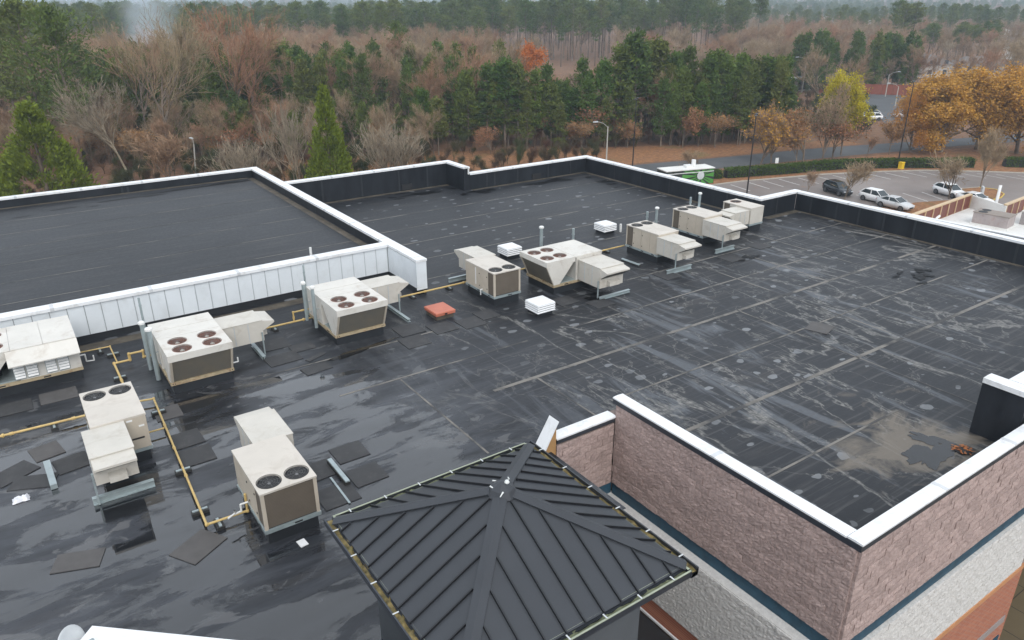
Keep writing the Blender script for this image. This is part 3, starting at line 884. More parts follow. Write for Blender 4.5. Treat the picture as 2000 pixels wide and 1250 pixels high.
# ---- puddles: thin sheets of standing water, uneven outlines
def puddle(x, y, a, b, rz, z=0.006, seed=0, mat='wet_dark'):
    r = random.Random(seed)
    n = 90
    ph = [r.uniform(0, 6.3) for _ in range(5)]
    vs = []
    for i in range(n):
        t = 2*math.pi*i/n
        k = 1+0.26*math.sin(2*t+ph[0])+0.20*math.sin(3*t+ph[1])+0.14*math.sin(5*t+ph[2])+0.09*math.sin(9*t+ph[3])+0.07*math.sin(14*t+ph[4])+r.uniform(-.05, .05)
        px, py = a*k*math.cos(t), b*k*math.sin(t)
        vs.append((x+px*math.cos(rz)-py*math.sin(rz), y+px*math.sin(rz)+py*math.cos(rz), z))
    o = MB().add(vs, [tuple(range(n))]).build('puddle', mat)
    o['kind'] = 'structure'
    return o
k = 0
for x, y, a, b, n, sx, sy in ((20.5, 40.9, 0.55, 0.22, 10, 2.8, 0.7), (30.0, 38.9, 0.6, 0.2, 9, 1.8, 0.5), (24.4, 39.2, 0.5, 0.2, 5, 1.2, 0.3), (32.6, 37.2, 0.35, 0.18, 7, 0.7, 1.6),
                        (31.6, 15.6, 0.25, 0.20, 9, 1.2, 1.2), (18.6, 21.2, 0.22, 0.15, 8, 0.8, 0.5), (27.3, 21.0, 0.22, 0.13, 5, 1.2, 0.5), (20.6, 23.6, 0.2, 0.14, 4, 0.7, 0.6)):
    for i in range(n):
        k += 1
        f = 1 if i else 1.8
        puddle(x+rnd.gauss(0, sx*0.55), min(y+rnd.gauss(0, sy*0.5), 41.6 if x < 23 else 39.5), a*f*rnd.uniform(.4, 1), b*f*rnd.uniform(.4, 1), rnd.uniform(-.2, .2), 0.010+0.0005*k, k)
for i, (x, y, a, b) in enumerate(((8.8, 46.2, 1.9, 0.16), (11.4, 46.35, 1.2, 0.18), (5.4, 45.7, 1.0, 0.13), (2.5, 45.2, 0.6, 0.10), (0.5, 44.6, 0.4, 0.08), (7.0, 45.6, 0.7, 0.1), (3.8, 44.9, 0.3, 0.07))):
    puddle(x, y, a, b, 0.02, 0.990+0.0005*i, 100+i)
puddle(8.9, 22.05, 1.2, 0.16, 0.1, 0.014, 200, 'water')
# drain with wet leaves near the front corner
dr = empty('roof_drain', (19.37, 7.14, 0))
tag(dr, 'round roof drain choked with orange leaves near the black return parapet', 'drain')
MB().lathe([(0.22, 0.004), (0.22, 0.02), (0.10, 0.10), (0.02, 0.11)], 16).build('drain_dome', 'dark', dr)
lm = MB()
for i in range(60):
    t, q = rnd.uniform(0, 6.28), rnd.uniform(0.03, 0.27)
    c = Vector((q*math.cos(t), q*math.sin(t), 0.12-0.36*q+rnd.uniform(0, .02)))
    a = Vector((math.cos(t), math.sin(t), rnd.uniform(-.4, .2)))*0.045
    b = Vector((-math.sin(t), math.cos(t), rnd.uniform(-.4, .4)))*0.03
    lm.quad(c-a, c-b, c+a, c+b)
o = lm.build('leaf_litter', 'leaf_orange', dr); o['kind'] = 'stuff'
puddle(18.5, 7.5, 0.9, 0.36, 0.05, 0.012, 300, 'water')
puddle(19.2, 7.9, 0.22, 0.6, 0.3, 0.0125, 301, 'water')

# ================================================================== HIP-ROOFED TOWER
def build_tower():
    x0, x1, y0, y1, ze = 3.345, 7.865, 6.145, 10.755, 2.60
    cx, cy = (x0+x1)/2, (y0+y1)/2
    T = empty('hip_roof_tower', (cx, cy, G))
    tag(T, 'square tower with dark grey standing seam hip roof and mossy gutters', 'tower')
    inv = Matrix.Translation((-cx, -cy, -G))
    def p(mb, name, mat, parent=None, **kw):
        o = mb.build(name, mat, parent or T, **kw)
        if parent is None:
            o.matrix_parent_inverse = inv
        return o
    rise, gw = 1.10, 0.17
    wl = p(MB().box(x0+.62, x1-.62, y0+.62, y1-.62, G, ze-0.05), 'wall', 'tower_wall')
    p(MB().box(x0+.44, x1-.44, y0+.44, y1-.44, ze-0.38, ze-0.24), 'trim_board', 'white', wl)
    p(MB().box(x0+.13, x1-.13, y0+.13, y1-.13, ze-0.20, ze-0.06), 'soffit', 'fascia', wl)
    dirs = [((0, -1), (1, 0)), ((1, 0), (0, 1)), ((0, 1), (-1, 0)), ((-1, 0), (0, -1))]
    apex = Vector((cx, cy, ze+rise))
    deck = MB()
    for (ox, oy), (dx, dy) in dirs:
        hw_o = ((y1-y0)/2 if oy else (x1-x0)/2)-0.14          # distance centre -> eave
        hs = ((x1-x0)/2 if oy else (y1-y0)/2)-0.14            # half length of eave
        e = Vector((cx+ox*hw_o, cy+oy*hw_o, ze))
        sd = Vector((dx, dy, 0))
        up = apex-e
        Tl = up.length
        up = up/Tl
        nrm = sd.cross(up).normalized()
        if nrm.z < 0: nrm = -nrm
        P = lambda s, t, h=0.0: e+sd*s+up*t+nrm*h
        deck.add([P(-hs, 0, -0.03), P(hs, 0, -0.03), P(0, Tl, -0.03)], [(0, 1, 2)])
        n = 12
        sw = 2*hs/n
        tt = lambda s: Tl*(1-abs(s)/hs)
        for i in range(n):
            a, b = -hs+i*sw+0.006, -hs+(i+1)*sw-0.006
            pts = [(a, 0.0), (b, 0.0), (b, tt(b))]
            if a < 0 < b: pts.append((0, Tl))
            pts.append((a, tt(a)))
            h = rnd.uniform(0, 0.003)
            top = [P(s, t, h) for s, t in pts]
            bot = [P(s, t, h-0.02) for s, t in pts]
            k = len(pts)
            mb = MB().add(top+bot, [tuple(range(k)), tuple(range(2*k-1, k-1, -1))]+[(j, k+j, k+(j+1) % k, (j+1) % k) for j in range(k)])
            p(mb, 'roof_panel', 'tower_roof')
            if i:
                s = -hs+i*sw
                t1 = tt(s)-0.20
                if t1 > 0.1:
                    c = [P(s-0.011, 0, 0.0), P(s+0.011, 0, 0), P(s+0.011, 0, 0.042), P(s-0.011, 0, 0.042)]
                    d = [q+up*t1 for q in c]
                    mb = MB().add(c+d, [(3, 2, 1, 0), (4, 5, 6, 7), (0, 1, 5, 4), (1, 2, 6, 5), (2, 3, 7, 6), (3, 0, 4, 7)])
                    p(mb, 'seam_rib', 'tower_rib')
    p(deck, 'roof_deck', 'fascia')
    for sx, sy in ((-1, -1), (1, -1), (1, 1), (-1, 1)):                     # hip caps folded over the corners
        c = Vector((cx+sx*((x1-x0)/2-.14), cy+sy*((y1-y0)/2-.14), ze))
        d = (apex-c).normalized()
        side = d.cross(Vector((0, 0, 1))).normalized()
        ups = side.cross(d).normalized()
        if ups.z < 0: ups = -ups
        drop = 0.050
        w = 0.12
        ring = lambda q: [q+ups*0.058, q+side*w+ups*(0.058-drop), q+side*w+ups*(0.045-drop), q+ups*0.045, q-side*w+ups*(0.045-drop), q-side*w+ups*(0.058-drop)]
        A, B = ring(c+d*0.02), ring(apex+d*0.0)
        k = 6
        mb = MB().add(A+B, [(i, (i+1) % k, k+(i+1) % k, k+i) for i in range(k)]+[(5, 4, 3, 2, 1, 0), tuple(range(6, 12))])
        p(mb, 'hip_cap', 'tower_roof')
    fin = p(MB().lathe([(0.26, -0.12), (0.20, 0.0), (0.08, 0.08), (0.02, 0.10)], 8, (cx, cy, ze+rise+0.03)), 'apex_cap', 'tower_roof')
    p(MB().lathe([(0.035, 0), (0.045, 0.02), (0.03, 0.05), (0.01, 0.06)], 10, (cx+0.06, cy-0.05, ze+rise+0.10)), 'sealant_blob', 'sealant', fin)
    for a in (0.4, 1.9, 2.7, 4.2):
        q = Vector((cx+0.2*math.cos(a), cy+0.2*math.sin(a), ze+rise+0.06))
        p(MB().tube(q, q+Vector((0.10*math.sin(a), 0.09*math.cos(a), -0.03)), 0.014, 0.008, 6), 'sealant_streak', 'sealant', fin)
    # gutters: open channels, four sides, with hangers across and sludge inside
    zt, zb = ze-0.015, ze-0.15
    for nm, (a0, a1, ax, inn, out) in {'w': (y0, y1, 'y', x0+gw, x0), 'e': (y0, y1, 'y', x1-gw, x1), 's': (x0+gw, x1-gw, 'x', y0+gw, y0), 'n': (x0+gw, x1-gw, 'x', y1-gw, y1)}.items():
        sg = 1 if inn > out else -1
        t = 0.012*sg
        prof = [(out, zt+0.01), (out+t*2, zt+0.01), (out+t*2, zt-0.01), (out+t, zt-0.01), (out+t*1.0, zb+0.012), (inn-t, zb+0.012), (inn-t, zt+0.02), (inn, zt+0.02), (inn, zb), (out+0.02*sg, zb)]
        g = p(MB().prism(prof, ax, a0, a1), 'gutter', 'fascia')
        lo, hi = sorted((out+t*1.2, inn-t*1.2))
        sl = MB()
        m = 46
        vs = []
        for i in range(m+1):
            q = a0+0.02+(a1-a0-0.04)*i/m
            hh = [zb+0.045+rnd.uniform(0, 0.055) for _ in range(3)]
            for j, w_ in enumerate((lo, (lo+hi)/2, hi)):
                vs.append((w_, q, hh[j]) if ax == 'y' else (q, w_, hh[j]))
        sl.add(vs, [(i*3+j, i*3+j+1, i*3+j+4, i*3+j+3) for i in range(m) for j in range(2)])
        p(sl, 'gutter_sludge', 'litter_wet' if nm in 'we' else 'moss', g)
        lip = (out+t*0.2, out+t*2.3) if nm in 'we' else (out+t*0.2, out+t*2.6)
        l0, l1 = sorted(lip)
        p(MB().box(l0, l1, a0, a1, zt+0.0105, zt+0.02) if ax == 'y' else MB().box(a0, a1, l0, l1, zt+0.0105, zt+0.02), 'gutter_lip', 'pale_green' if nm in 'ns' else 'fascia', g)
        i0, i1 = sorted((inn-t*0.5, inn+t*3))
        p(MB().box(i0, i1, a0+.05, a1-.05, zt+0.021, zt+0.030) if ax == 'y' else MB().box(a0, a1, i0, i1, zt+0.021, zt+0.030), 'drip_edge', 'pale_green', g)
        nh = 6
        for i in range(nh):
            q = a0+(a1-a0)*(i+0.45)/nh
            u0, u1 = sorted((out+t*0.3, out+(inn-out)*0.62))
            b = MB().box(u0, u1, q-0.012, q+0.012, zt+0.031, zt+0.036) if ax == 'y' else MB().box(q-0.012, q+0.012, u0, u1, zt+0.031, zt+0.036)
            p(b, 'gutter_hanger', 'lamp_grey', g)
build_tower()

# ================================================================== ROOFTOP UNITS
def plate_holes(rects, holes, z0, z1, seg=28):
    """flat plate made of cells; a cell with a hole gets a ring of quads round it"""
    mb = MB()
    for (x0, x1, y0, y1), h in zip(rects, holes):
        if h is None:
            mb.box(x0, x1, y0, y1, z0, z1)
            continue
        hx, hy, r = h
        inn, outp = [], []
        angs = sorted([2*math.pi*i/seg for i in range(seg)]+[math.atan2(y-hy, x-hx) % (2*math.pi) for x in (x0, x1) for y in (y0, y1)])
        for a in angs:
            c, s = math.cos(a), math.sin(a)
            tx = ((x1-hx)/c if c > 0 else (x0-hx)/c) if abs(c) > 1e-9 else 1e9
            ty = ((y1-hy)/s if s > 0 else (y0-hy)/s) if abs(s) > 1e-9 else 1e9
            t = min(tx, ty)
            inn.append((hx+r*c, hy+r*s)); outp.append((hx+t*c, hy+t*s))
        n = len(angs)
        vs = [(x, y, z1) for x, y in outp]+[(x, y, z1) for x, y in inn]+[(x, y, z0) for x, y in inn]+[(x, y, z0) for x, y in outp]
        fs = []
        for i in range(n):
            j = (i+1) % n
            fs += [(i, j, n+j, n+i), (n+i, n+j, 2*n+j, 2*n+i), (3*n+i, 3*n+j, j, i)]
        mb.add(vs, fs)
    return mb

def fan(parent, x, y, z, r, rusty):
    w = MB()
    n = 28
    prof = [(r*1.015, 0.012), (r*1.07, 0.010), (r*1.07, 0.0), (r*0.995, -0.02), (r*0.98, -0.26), (0.001, -0.27)]
    vs = []
    for q, h in prof:
        vs += [(x+q*math.cos(2*math.pi*i/n), y+q*math.sin(2*math.pi*i/n), z+h) for i in range(n)]
    fs = [(k*n+i, (k+1)*n+i, (k+1)*n+(i+1) % n, k*n+(i+1) % n) for k in range(len(prof)-1) for i in range(n)]
    w.add(vs, fs)
    f = w.build('fan_well', 'rust_fan' if rusty else 'dark', parent, smooth=True)
    b = MB()
    ph = rnd.uniform(0, 6)
    nb = 4
    for k in range(nb):
        a0 = ph+2*math.pi*k/nb
        pts = []
        for a, q, h in ((0, .15, 0), (.25, .9, .0), (.75, .93, .07), (.95, .5, .08), (.9, .15, .05)):
            pts.append((x+q*r*math.cos(a0+a), y+q*r*math.sin(a0+a), z-0.17+h))
        b.add(pts, [(0, 1, 2, 3, 4)])
    b.build('fan_blades', 'rust_fan' if rusty else 'blade', f)
    MB().lathe([(r*0.24, -0.20), (r*0.24, -0.06), (r*0.12, -0.04)], 12, (x, y, z)).build('fan_motor', 'blade' if not rusty else 'hood', f)
    g = MB()
    for q in (0.30, 0.52, 0.74, 0.94):
        m = 20
        for i in range(m):
            a, c = 2*math.pi*i/m, 2*math.pi*(i+1)/m
            g.tube((x+q*r*math.cos(a), y+q*r*math.sin(a), z+0.004), (x+q*r*math.cos(c), y+q*r*math.sin(c), z+0.004), 0.0035, n=3, caps=False)
    for i in range(4):
        a = math.pi*i/4
        g.tube((x-r*math.cos(a), y-r*math.sin(a), z+0.004), (x+r*math.cos(a), y+r*math.sin(a), z+0.004), 0.004, n=3, caps=False)
    g.build('fan_guard', 'wire', f)

def economizer(parent, x0, x1, y0, y1, z0, z1, ax, mat='hood', leg=True, low=True):
    """outside-air box ending in an intake hood and a small relief hood; ax is the outward axis"""
    seam = 0.014
    e = MB().box(x0, x1, y0, y1, z0, z1).build('economizer_box', mat, parent)
    MB().box(x0-.015, x1+.015, y0-.015, y1+.015, z1+0.001, z1+0.022).build('box_lid', mat, e)
    def PT(a, b, z):   # a = distance outward from the end face, b = across
        return {'+x': (x1+a, b, z), '-y': (b, y0-a, z), '+y': (b, y1+a, z), '-x': (x0-a, b, z)}[ax]
    b0, b1 = (y0, y1) if 'x' in ax else (x0, x1)
    def wedge(outl, c0, c1):
        n = len(outl)
        vs = [PT(a, c0, z) for a, z in outl]+[PT(a, c1, z) for a, z in outl]
        return MB().add(vs, [tuple(range(n)), tuple(range(2*n-1, n-1, -1))]+[(i, (i+1) % n, n+(i+1) % n, n+i) for i in range(n)])
    zt = z1-0.02
    h = zt-z0
    wedge([(0.002, zt), (0.40, zt-0.07), (0.40, zt-0.13), (0.002, zt-h*0.50)], b0+.01, b1-.01).build('intake_hood', mat, e)
    wedge([(0.020, zt-h*0.50-0.005), (0.385, zt-0.145), (0.36, zt-0.15), (0.02, zt-h*0.50+0.02)], b0+.05, b1-.05).build('intake_filter', 'filter', e)
    if low:
        m = b0+(b1-b0)*0.30
        wedge([(0.002, z0+h*0.36), (0.20, z0+h*0.30), (0.20, z0+h*0.10), (0.16, z0+h*0.10), (0.002, z0+0.04)], m, m+(b1-b0)*0.42).build('relief_hood', mat, e)
    # raised panel joints down the sides
    L0, L1 = (x0, x1) if 'x' in ax else (y0, y1)
    for f in (0.36, 0.70):
        q = L0+(L1-L0)*f
        if 'x' in ax:
            MB().box(q-.012, q+.012, y0-.010, y0-.0005, z0+.03, z1-.03).build('panel_joint', 'panel_joint', e)
            MB().box(q-.012, q+.012, y1+.0005, y1+.010, z0+.03, z1-.03).build('panel_joint', 'panel_joint', e)
        else:
            MB().box(x0-.010, x0-.0005, q-.012, q+.012, z0+.03, z1-.03).build('panel_joint', 'panel_joint', e)
            MB().box(x1+.0005, x1+.010, q-.012, q+.012, z0+.03, z1-.03).build('panel_joint', 'panel_joint', e)
    if leg:
        c = {'+x': (x1-.05, y0-.035), '-y': (x0-.035, y0+.06), '+y': (x1+.035, y1-.06), '-x': (x0+.05, y0-.035)}[ax]
        MB().box(c[0]-.02, c[0]+.02, c[1]-.02, c[1]+.02, 0.02, z0+0.32).build('support_leg', 'galv', e)
    return e

def box_unit(loc, th, label, W=1.24, L=2.08, nf=2, rusty=False, econ=None, zt=1.36, mat='unit', tan='unit_tan', econ_ax='+x', low=True, leg=True):
    """packaged unit, fans at local u=0, length along +u"""
    U = empty('rooftop_unit', loc, th)
    tag(U, label, 'air conditioner', 'packaged units on the roof')
    h = W/2
    MB().box(0.05, L-0.05, -h+.05, h-.05, 0.0, 0.31).build('curb', 'curb', U)
    rail = MB().box(-.02, L+.02, -h-.02, h+.02, 0.312, 0.40).build('base_rail', 'galv', U)
    for v in (-h-.024, h+.0205):
        for u in (0.25, L*0.5, L-0.35):
            MB().box(u, u+.16, v, v+.0035, 0.335, 0.375).build('fork_slot', 'dark', rail)
    for v in (-.2,):
        MB().box(-.024, -.0205, v, v+.18, 0.335, 0.375).build('fork_slot', 'dark', rail)
    MB().box(0.03, L-.005, -h+.02, h-.02, 0.402, zt-.045).build('cabinet_core', 'dark', U)
    # coil faces
    MB().box(0.012, 0.028, -h+.07, h-.07, 0.43, zt-.07).build('coil_panel', 'coil_brown', U)
    uc = 0.42
    for s in (-1, 1):
        a, b = sorted((s*(h-.018), s*(h-.004)))
        MB().box(0.07, uc, a, b, 0.43, zt-.07).build('coil_panel', 'coil_brown', U)
        a, b = sorted((s*(h-.075), s*(h+.004)))
        MB().box(0.0, 0.06, a, b, 0.402, zt-.05).build('corner_post', tan, U)
        cuts = [uc+.012, uc+(L-uc)*0.34, uc+(L-uc)*0.68, L]
        for i in range(3):
            a, b = sorted((s*(h-.016), s*(h)))
            pn = MB().box(cuts[i]+.006, cuts[i+1]-.006, a, b, 0.405, zt-.05).build('access_panel', tan, U)
            if i < 2:
                q = cuts[i]+0.06
                for zz in (0.55, 1.05):
                    a, b = sorted((s*(h+.0005), s*(h+.012)))
                    MB().box(q, q+.035, a, b, zz, zz+.04).build('latch', 'dark', pn)
    MB().box(L-.004, L+.010, -h+.005, h-.005, 0.405, zt-.05).build('end_panel', tan, U)
    r = 0.255 if nf == 2 else 0.27
    uf = 0.36
    if nf == 2:
        rects = [(-.015, 0.72, -h-.015, 0.0), (-.015, 0.72, 0.0, h+.015), (0.72, L+.015, -h-.015, h+.015)]
        holes = [(uf, -h/2, r), (uf, h/2, r), None]
    else:
        rects = [(-.015, 0.80, -h-.015, h+.015), (0.80, L+.015, -h-.015, h+.015)]
        holes = [(uf+.02, 0.0, r), None]
    top = plate_holes(rects, holes, zt-.045, zt).build('top_panel', mat, U)
    for hl in holes:
        if hl: fan(top, hl[0], hl[1], zt, hl[2], rusty)
    if econ:
        economizer(U, *econ, econ_ax, low=low, leg=leg)
    return U

EC = (2.10, 3.52, -0.83, 0.10, 0.56, 1.29)
u10 = box_unit((3.66, 13.90, 0), R(90), 'tan rooftop unit beside the dark hip roof tower, twin fans facing front', econ=EC)
u9 = box_unit((1.085, 21.10, 0), R(-90), 'tan rooftop unit at left with hooded box over a steel beam', econ=EC)
u4 = box_unit((15.41, 22.72, 0), R(90), 'tan twin fan rooftop unit right of the red roof hatch', econ=EC)
u6 = box_unit((24.28, 24.90, 0), R(-90), 'tan twin fan unit, nearer of the two alike hooded units at right', econ=(2.06, 3.35, -0.68, 0.36, 0.50, 1.24))
u7 = box_unit((28.17, 25.72, 0), R(-90), 'tan twin fan unit, farther of the two alike hooded units at right', econ=(2.06, 3.45, -0.70, 0.40, 0.50, 1.24))
u8 = box_unit((31.62, 25.55, 0), R(-90), 'small single fan rooftop unit in front of the far parapet step', W=1.0, L=1.80, nf=1, rusty=True, zt=1.24, tan='hood', econ=(0.86, 1.74, -1.62, -0.52, 0.42, 1.12), econ_ax='-y', leg=False)
for u, zz in ((0.10, 0.62), (0.10, 0.78)):
    MB().box(2.30, 2.36, 0.102, 0.106, zz, zz+.10).build('warning_label', 'label', u4)
MB().box(1.30, 1.36, 0.621, 0.624, 0.55, 1.25).build('label_strip', 'white', u4)
for a, b, c, d in ((2.0905, 0.16, 0.30, 1.22), (2.0905, 0.42, 0.55, 1.02), (2.0905, 0.20, 0.50, 0.68)):
    MB().box(a, a+.003, b, c, d, d+.05).build('label_strip', 'white' if d > .8 else 'dark', u9)

def v_unit(loc, th, label, W=1.86, L=2.85, econ=None, louvre=False, rear_lid=True, mat='unit_white'):
    """large unit: fan deck carried on a V of coils, cabinet behind; fans at u=0"""
    U = empty('large_rooftop_unit', loc, th)
    tag(U, label, 'air conditioner', 'large four fan units on the roof')
    h, zt = W/2, 1.43
    ub = 1.50                                    # where the cabinet begins
    cb = 0.34
    MB().box(cb+.06, L-.05, -h+.05, h-.05, 0.0, 0.30).build('curb', 'curb', U)
    rail = MB().box(cb, L+.01, -h-.01, h+.01, 0.302, 0.40).build('base_rail', 'rust_rail', U)
    for v in (-h-.0145, h+.011):
        for u in (0.9, 2.1):
            MB().box(u, u+.2, v, v+.0035, 0.33, 0.37).build('fork_slot', 'dark', rail)
    for v in (-h+.05, -h+.12, h-.12, h-.05):
        MB().tube((cb-.004, v, 0.35), (cb+.01, v, 0.35), 0.018, n=8).build('bolt_hole', 'dark', rail)
    # side panels of the V
    for s in (-1, 1):
        a, b = sorted((s*(h-.03), s*h))
        MB().prism([(0.005, 1.215), (1.36, 1.215), (0.66, 0.405), (cb+.03, 0.405)], 'y', a, b).build('side_panel', mat, U)
    # coils
    def slab(p, q, t, name, m, wi):
        d = Vector((q[0]-p[0], 0, q[1]-p[1])).normalized()
        n = Vector((-d.z, 0, d.x))*t
        A = [(p[0], p[1]), (q[0], q[1]), (q[0]+n.x, q[1]+n.z), (p[0]+n.x, p[1]+n.z)]
        return MB().prism(A, 'y', -wi, wi).build(name, m, U)
    slab((0.03, 1.21), (cb+.045, 0.41), 0.045, 'coil_panel', 'coil', h-.07)
    slab((1.33, 1.21), (0.64, 0.41), -0.045, 'coil_panel', 'coil', h-.04)
    for v in (-h+.05, h-.05):
        slab2 = MB()
        A = [(-0.002, 1.214), (0.05, 1.214), (cb+.07, 0.404), (cb+.015, 0.404)]
        slab2.prism(A, 'y', v-.045, v+.0195).build('coil_frame', 'unit_tan', U)
    MB().box(0.70, ub-.01, -h+.05, h-.05, 0.402, 0.44).build('drip_tray', 'galv', U)
    MB().tube((0.95, -0.3, 0.442), (0.95, -0.3, 0.75), 0.13, n=12).tube((1.15, 0.35, 0.442), (1.15, 0.35, 0.7), 0.11, n=12).build('compressor', 'dark', U)
    # cabinet of separate side panels
    MB().box(ub, L, -h+.02, h-.02, 0.402, zt-.05).build('cabinet_core', mat, U)
    for s in (-1, 1):
        cuts = [ub, ub+(L-ub)*.33, ub+(L-ub)*.67, L]
        for i in range(3):
            a, b = sorted((s*(h-.019), s*h))
            MB().box(cuts[i]+.005, cuts[i+1]-.005, a, b, 0.405, zt-.052).build('access_panel', mat, U)
    # fan deck with its deep rim
    r = 0.262
    ul, vv = (0.40, 1.00), (-h*0.47, h*0.47)
    dd = 1.44
    rects = [(-.01, 0.70, -h-.01, 0), (-.01, 0.70, 0, h+.01), (0.70, dd, -h-.01, 0), (0.70, dd, 0, h+.01)]
    holes = [(0.37, vv[0], r), (0.37, vv[1], r), (1.02, vv[0], r), (1.02, vv[1], r)]
    deck = plate_holes(rects, holes, zt-.02, zt).build('fan_deck', mat, U)
    MB().box(-.01, .01, -h-.01, h+.01, 1.218, zt-.0205).build('deck_rim', mat, deck)
    for s in (-1, 1):
        a, b = sorted((s*(h-.008), s*(h+.01)))
        MB().box(.0105, dd, a, b, 1.218, zt-.0205).build('deck_rim', mat, deck)
    for q in holes:
        fan(deck, q[0], q[1], zt, r, True)
    mid = (L+dd)/2
    MB().box(dd+.01, mid-.008 if rear_lid else L+.012, -h-.012, h+.012, zt-.05, zt+.004).build('cabinet_lid', mat, U)
    if rear_lid:
        MB().box(mid-.0, L+.012, -h-.012, h+.012, zt-.05, zt+.010).build('cabinet_lid', mat, U)
    if econ:
        economizer(U, *econ)
    if louvre:
        # sheet-metal rain hood over intake louvres along the south side
        MB().prism([(-h-.012, 1.40), (-h-.42, 1.06), (-h-.42, 1.03), (-h-.012, 1.32)], 'x', 1.30, L+.02).build('rain_hood', mat, U)
        for a in (1.32, L-.02):
            MB().prism([(-h-.013, 1.31), (-h-.40, 1.03), (-h-.013, 0.98)], 'x', a, a+.02).build('hood_cheek', mat, U)
        for i, (a, b) in enumerate(((1.38, 1.68), (1.71, 2.02), (2.22, 2.52), (2.55, 2.86))):
            fr = MB().box(a, b, -h-.010, -h-.0005, 0.44, 1.02).build('louvre_frame', 'galv', U)
            for k in range(6):
                z = 0.47+k*0.09
                MB().prism([(-h-.011, z), (-h-.045, z+.01), (-h-.045, z+.02), (-h-.011, z+.07)], 'x', a+.015, b-.015).build('louvre_slat', 'white', fr)
    return U

u2 = v_unit((3.80, 22.00, 0), R(90), 'white four fan unit by the panelled wall, two grey flues at its left', econ=(1.58, 2.60, -2.32, -1.0, 0.52, 1.24, '-y'))
u3 = v_unit((9.24, 22.45, 0), R(90), 'white four fan unit near the end of the panelled wall', econ=(1.85, 2.80, -2.30, -1.0, 0.46, 1.22, '-y'))
u5 = v_unit((17.10, 23.33, 0), 0.0, 'white four fan unit with side hood, between the white louvred roof vents', econ=(1.56, 2.78, -2.35, -1.0, 0.44, 1.27, '-y'), rear_lid=False)
u1 = v_unit((-2.35, 26.22, 0), 0.0, 'white louvred unit cut off by the left edge of the picture', W=2.1, L=3.18, louvre=True)

# steel bearers under the hoods
def beam(x0, y0, x1, y1, label, mat='galv', h=0.19):
    d = Vector((x1-x0, y1-y0, 0))
    o = empty('steel_beam', (x0, y0, 0), math.atan2(d.y, d.x))
    tag(o, label, 'beam')
    l = d.length
    MB().box(0, l, -.06, .06, 0.004, 0.02).build('flange', mat, o)
    MB().box(0, l, -.009, .009, 0.0205, h-.0165).build('web', mat, o)
    MB().box(0, l, -.06, .06, h-.016, h).build('flange', mat, o)
beam(0.10, 17.72, 1.46, 17.72, 'long grey steel beam under the hood of the left tan unit')
beam(22.96, 21.50, 24.47, 21.50, 'grey steel beam below the nearer of the two alike units at right')
beam(26.97, 22.30, 28.28, 22.30, 'grey steel beam below the farther of the two alike units at right')
beam(18.60, 20.90, 20.20, 20.90, 'grey steel beam under the side hood between two louvred roof vents', h=0.12)
beam(11.35, 25.05, 11.35, 23.25, 'grey steel beam right of the unit at the panelled wall end', h=0.12)
beam(5.93, 24.5, 5.93, 23.2, 'pale steel beam at the hood of the unit with grey flues', h=0.12)
beam(14.7, 26.1, 16.3, 26.1, 'grey steel beam behind the unit right of the red hatch')

# flues, stacks
def stack(x, y, z0, z1, r, label, capped=True, mat='galv'):
    o = empty('flue_pipe', (x, y, 0))
    tag(o, label, 'pipe')
    MB().tube((0, 0, z0), (0, 0, z1), r, n=14).build('pipe', mat, o, smooth=False)
    if capped:
        MB().lathe([(r*1.1, z1-.02), (r*1.55, z1), (r*1.55, z1+.06), (r*1.1, z1+.09)], 14).build('rain_cap', 'pvc', o)
    else:
        MB().tube((0, 0, z1-.3), (0, 0, z1-.26), r*1.25, n=12).build('collar', mat, o)
stack(19.95, 26.6, 0, 1.40, 0.075, 'tall capped grey flue behind the four fan unit between roof vents')
stack(21.76, 26.5, 0, 1.10, 0.06, 'plain grey pipe at the right behind the unit between roof vents', False)
stack(27.0, 26.95, 0, 1.01, 0.06, 'plain grey pipe behind the nearer of the two alike units', False)
stack(26.85, 26.15, 0, 1.36, 0.07, 'capped grey flue behind the nearer of the two alike units')
stack(31.26, 27.95, 0, 0.96, 0.06, 'plain grey pipe behind the farther of the two alike units', False)
stack(31.3, 27.35, 0, 1.25, 0.07, 'capped grey flue behind the farther of the two alike units')
stack(8.12, 25.05, 0.25, 1.66, 0.06, 'rear capped flue at the unit near the panelled wall end')
stack(8.15, 24.2, 0.25, 1.75, 0.06, 'front capped flue at the unit near the panelled wall end')
stack(8.55, 26.1, 0, 2.0, 0.035, 'thin grey pipe against the panelled wall behind the two flues', False)
stack(2.66, 24.55, 0.02, 1.63, 0.065, 'rear capped flue of the unit by the yellow pipe loop')
stack(2.72, 23.65, 0.02, 1.72, 0.075, 'front thick capped flue of the unit by the yellow pipe loop')
stack(2.85, 25.6, 0, 2.15, 0.035, 'thin tall grey pipe left of the unit by the yellow loop', False)
for (x, ys, u) in ((8.3, (24.2, 25.05), u3), (2.86, (23.65, 24.55), u2)):
    for y in ys:
        for z in (0.55, 0.95):
            MB().tube((x-.16, y, z), (x+.12, y, z), 0.012, n=6).build('flue_bracket', 'galv', u).matrix_parent_inverse = u.matrix_basis.inverted()

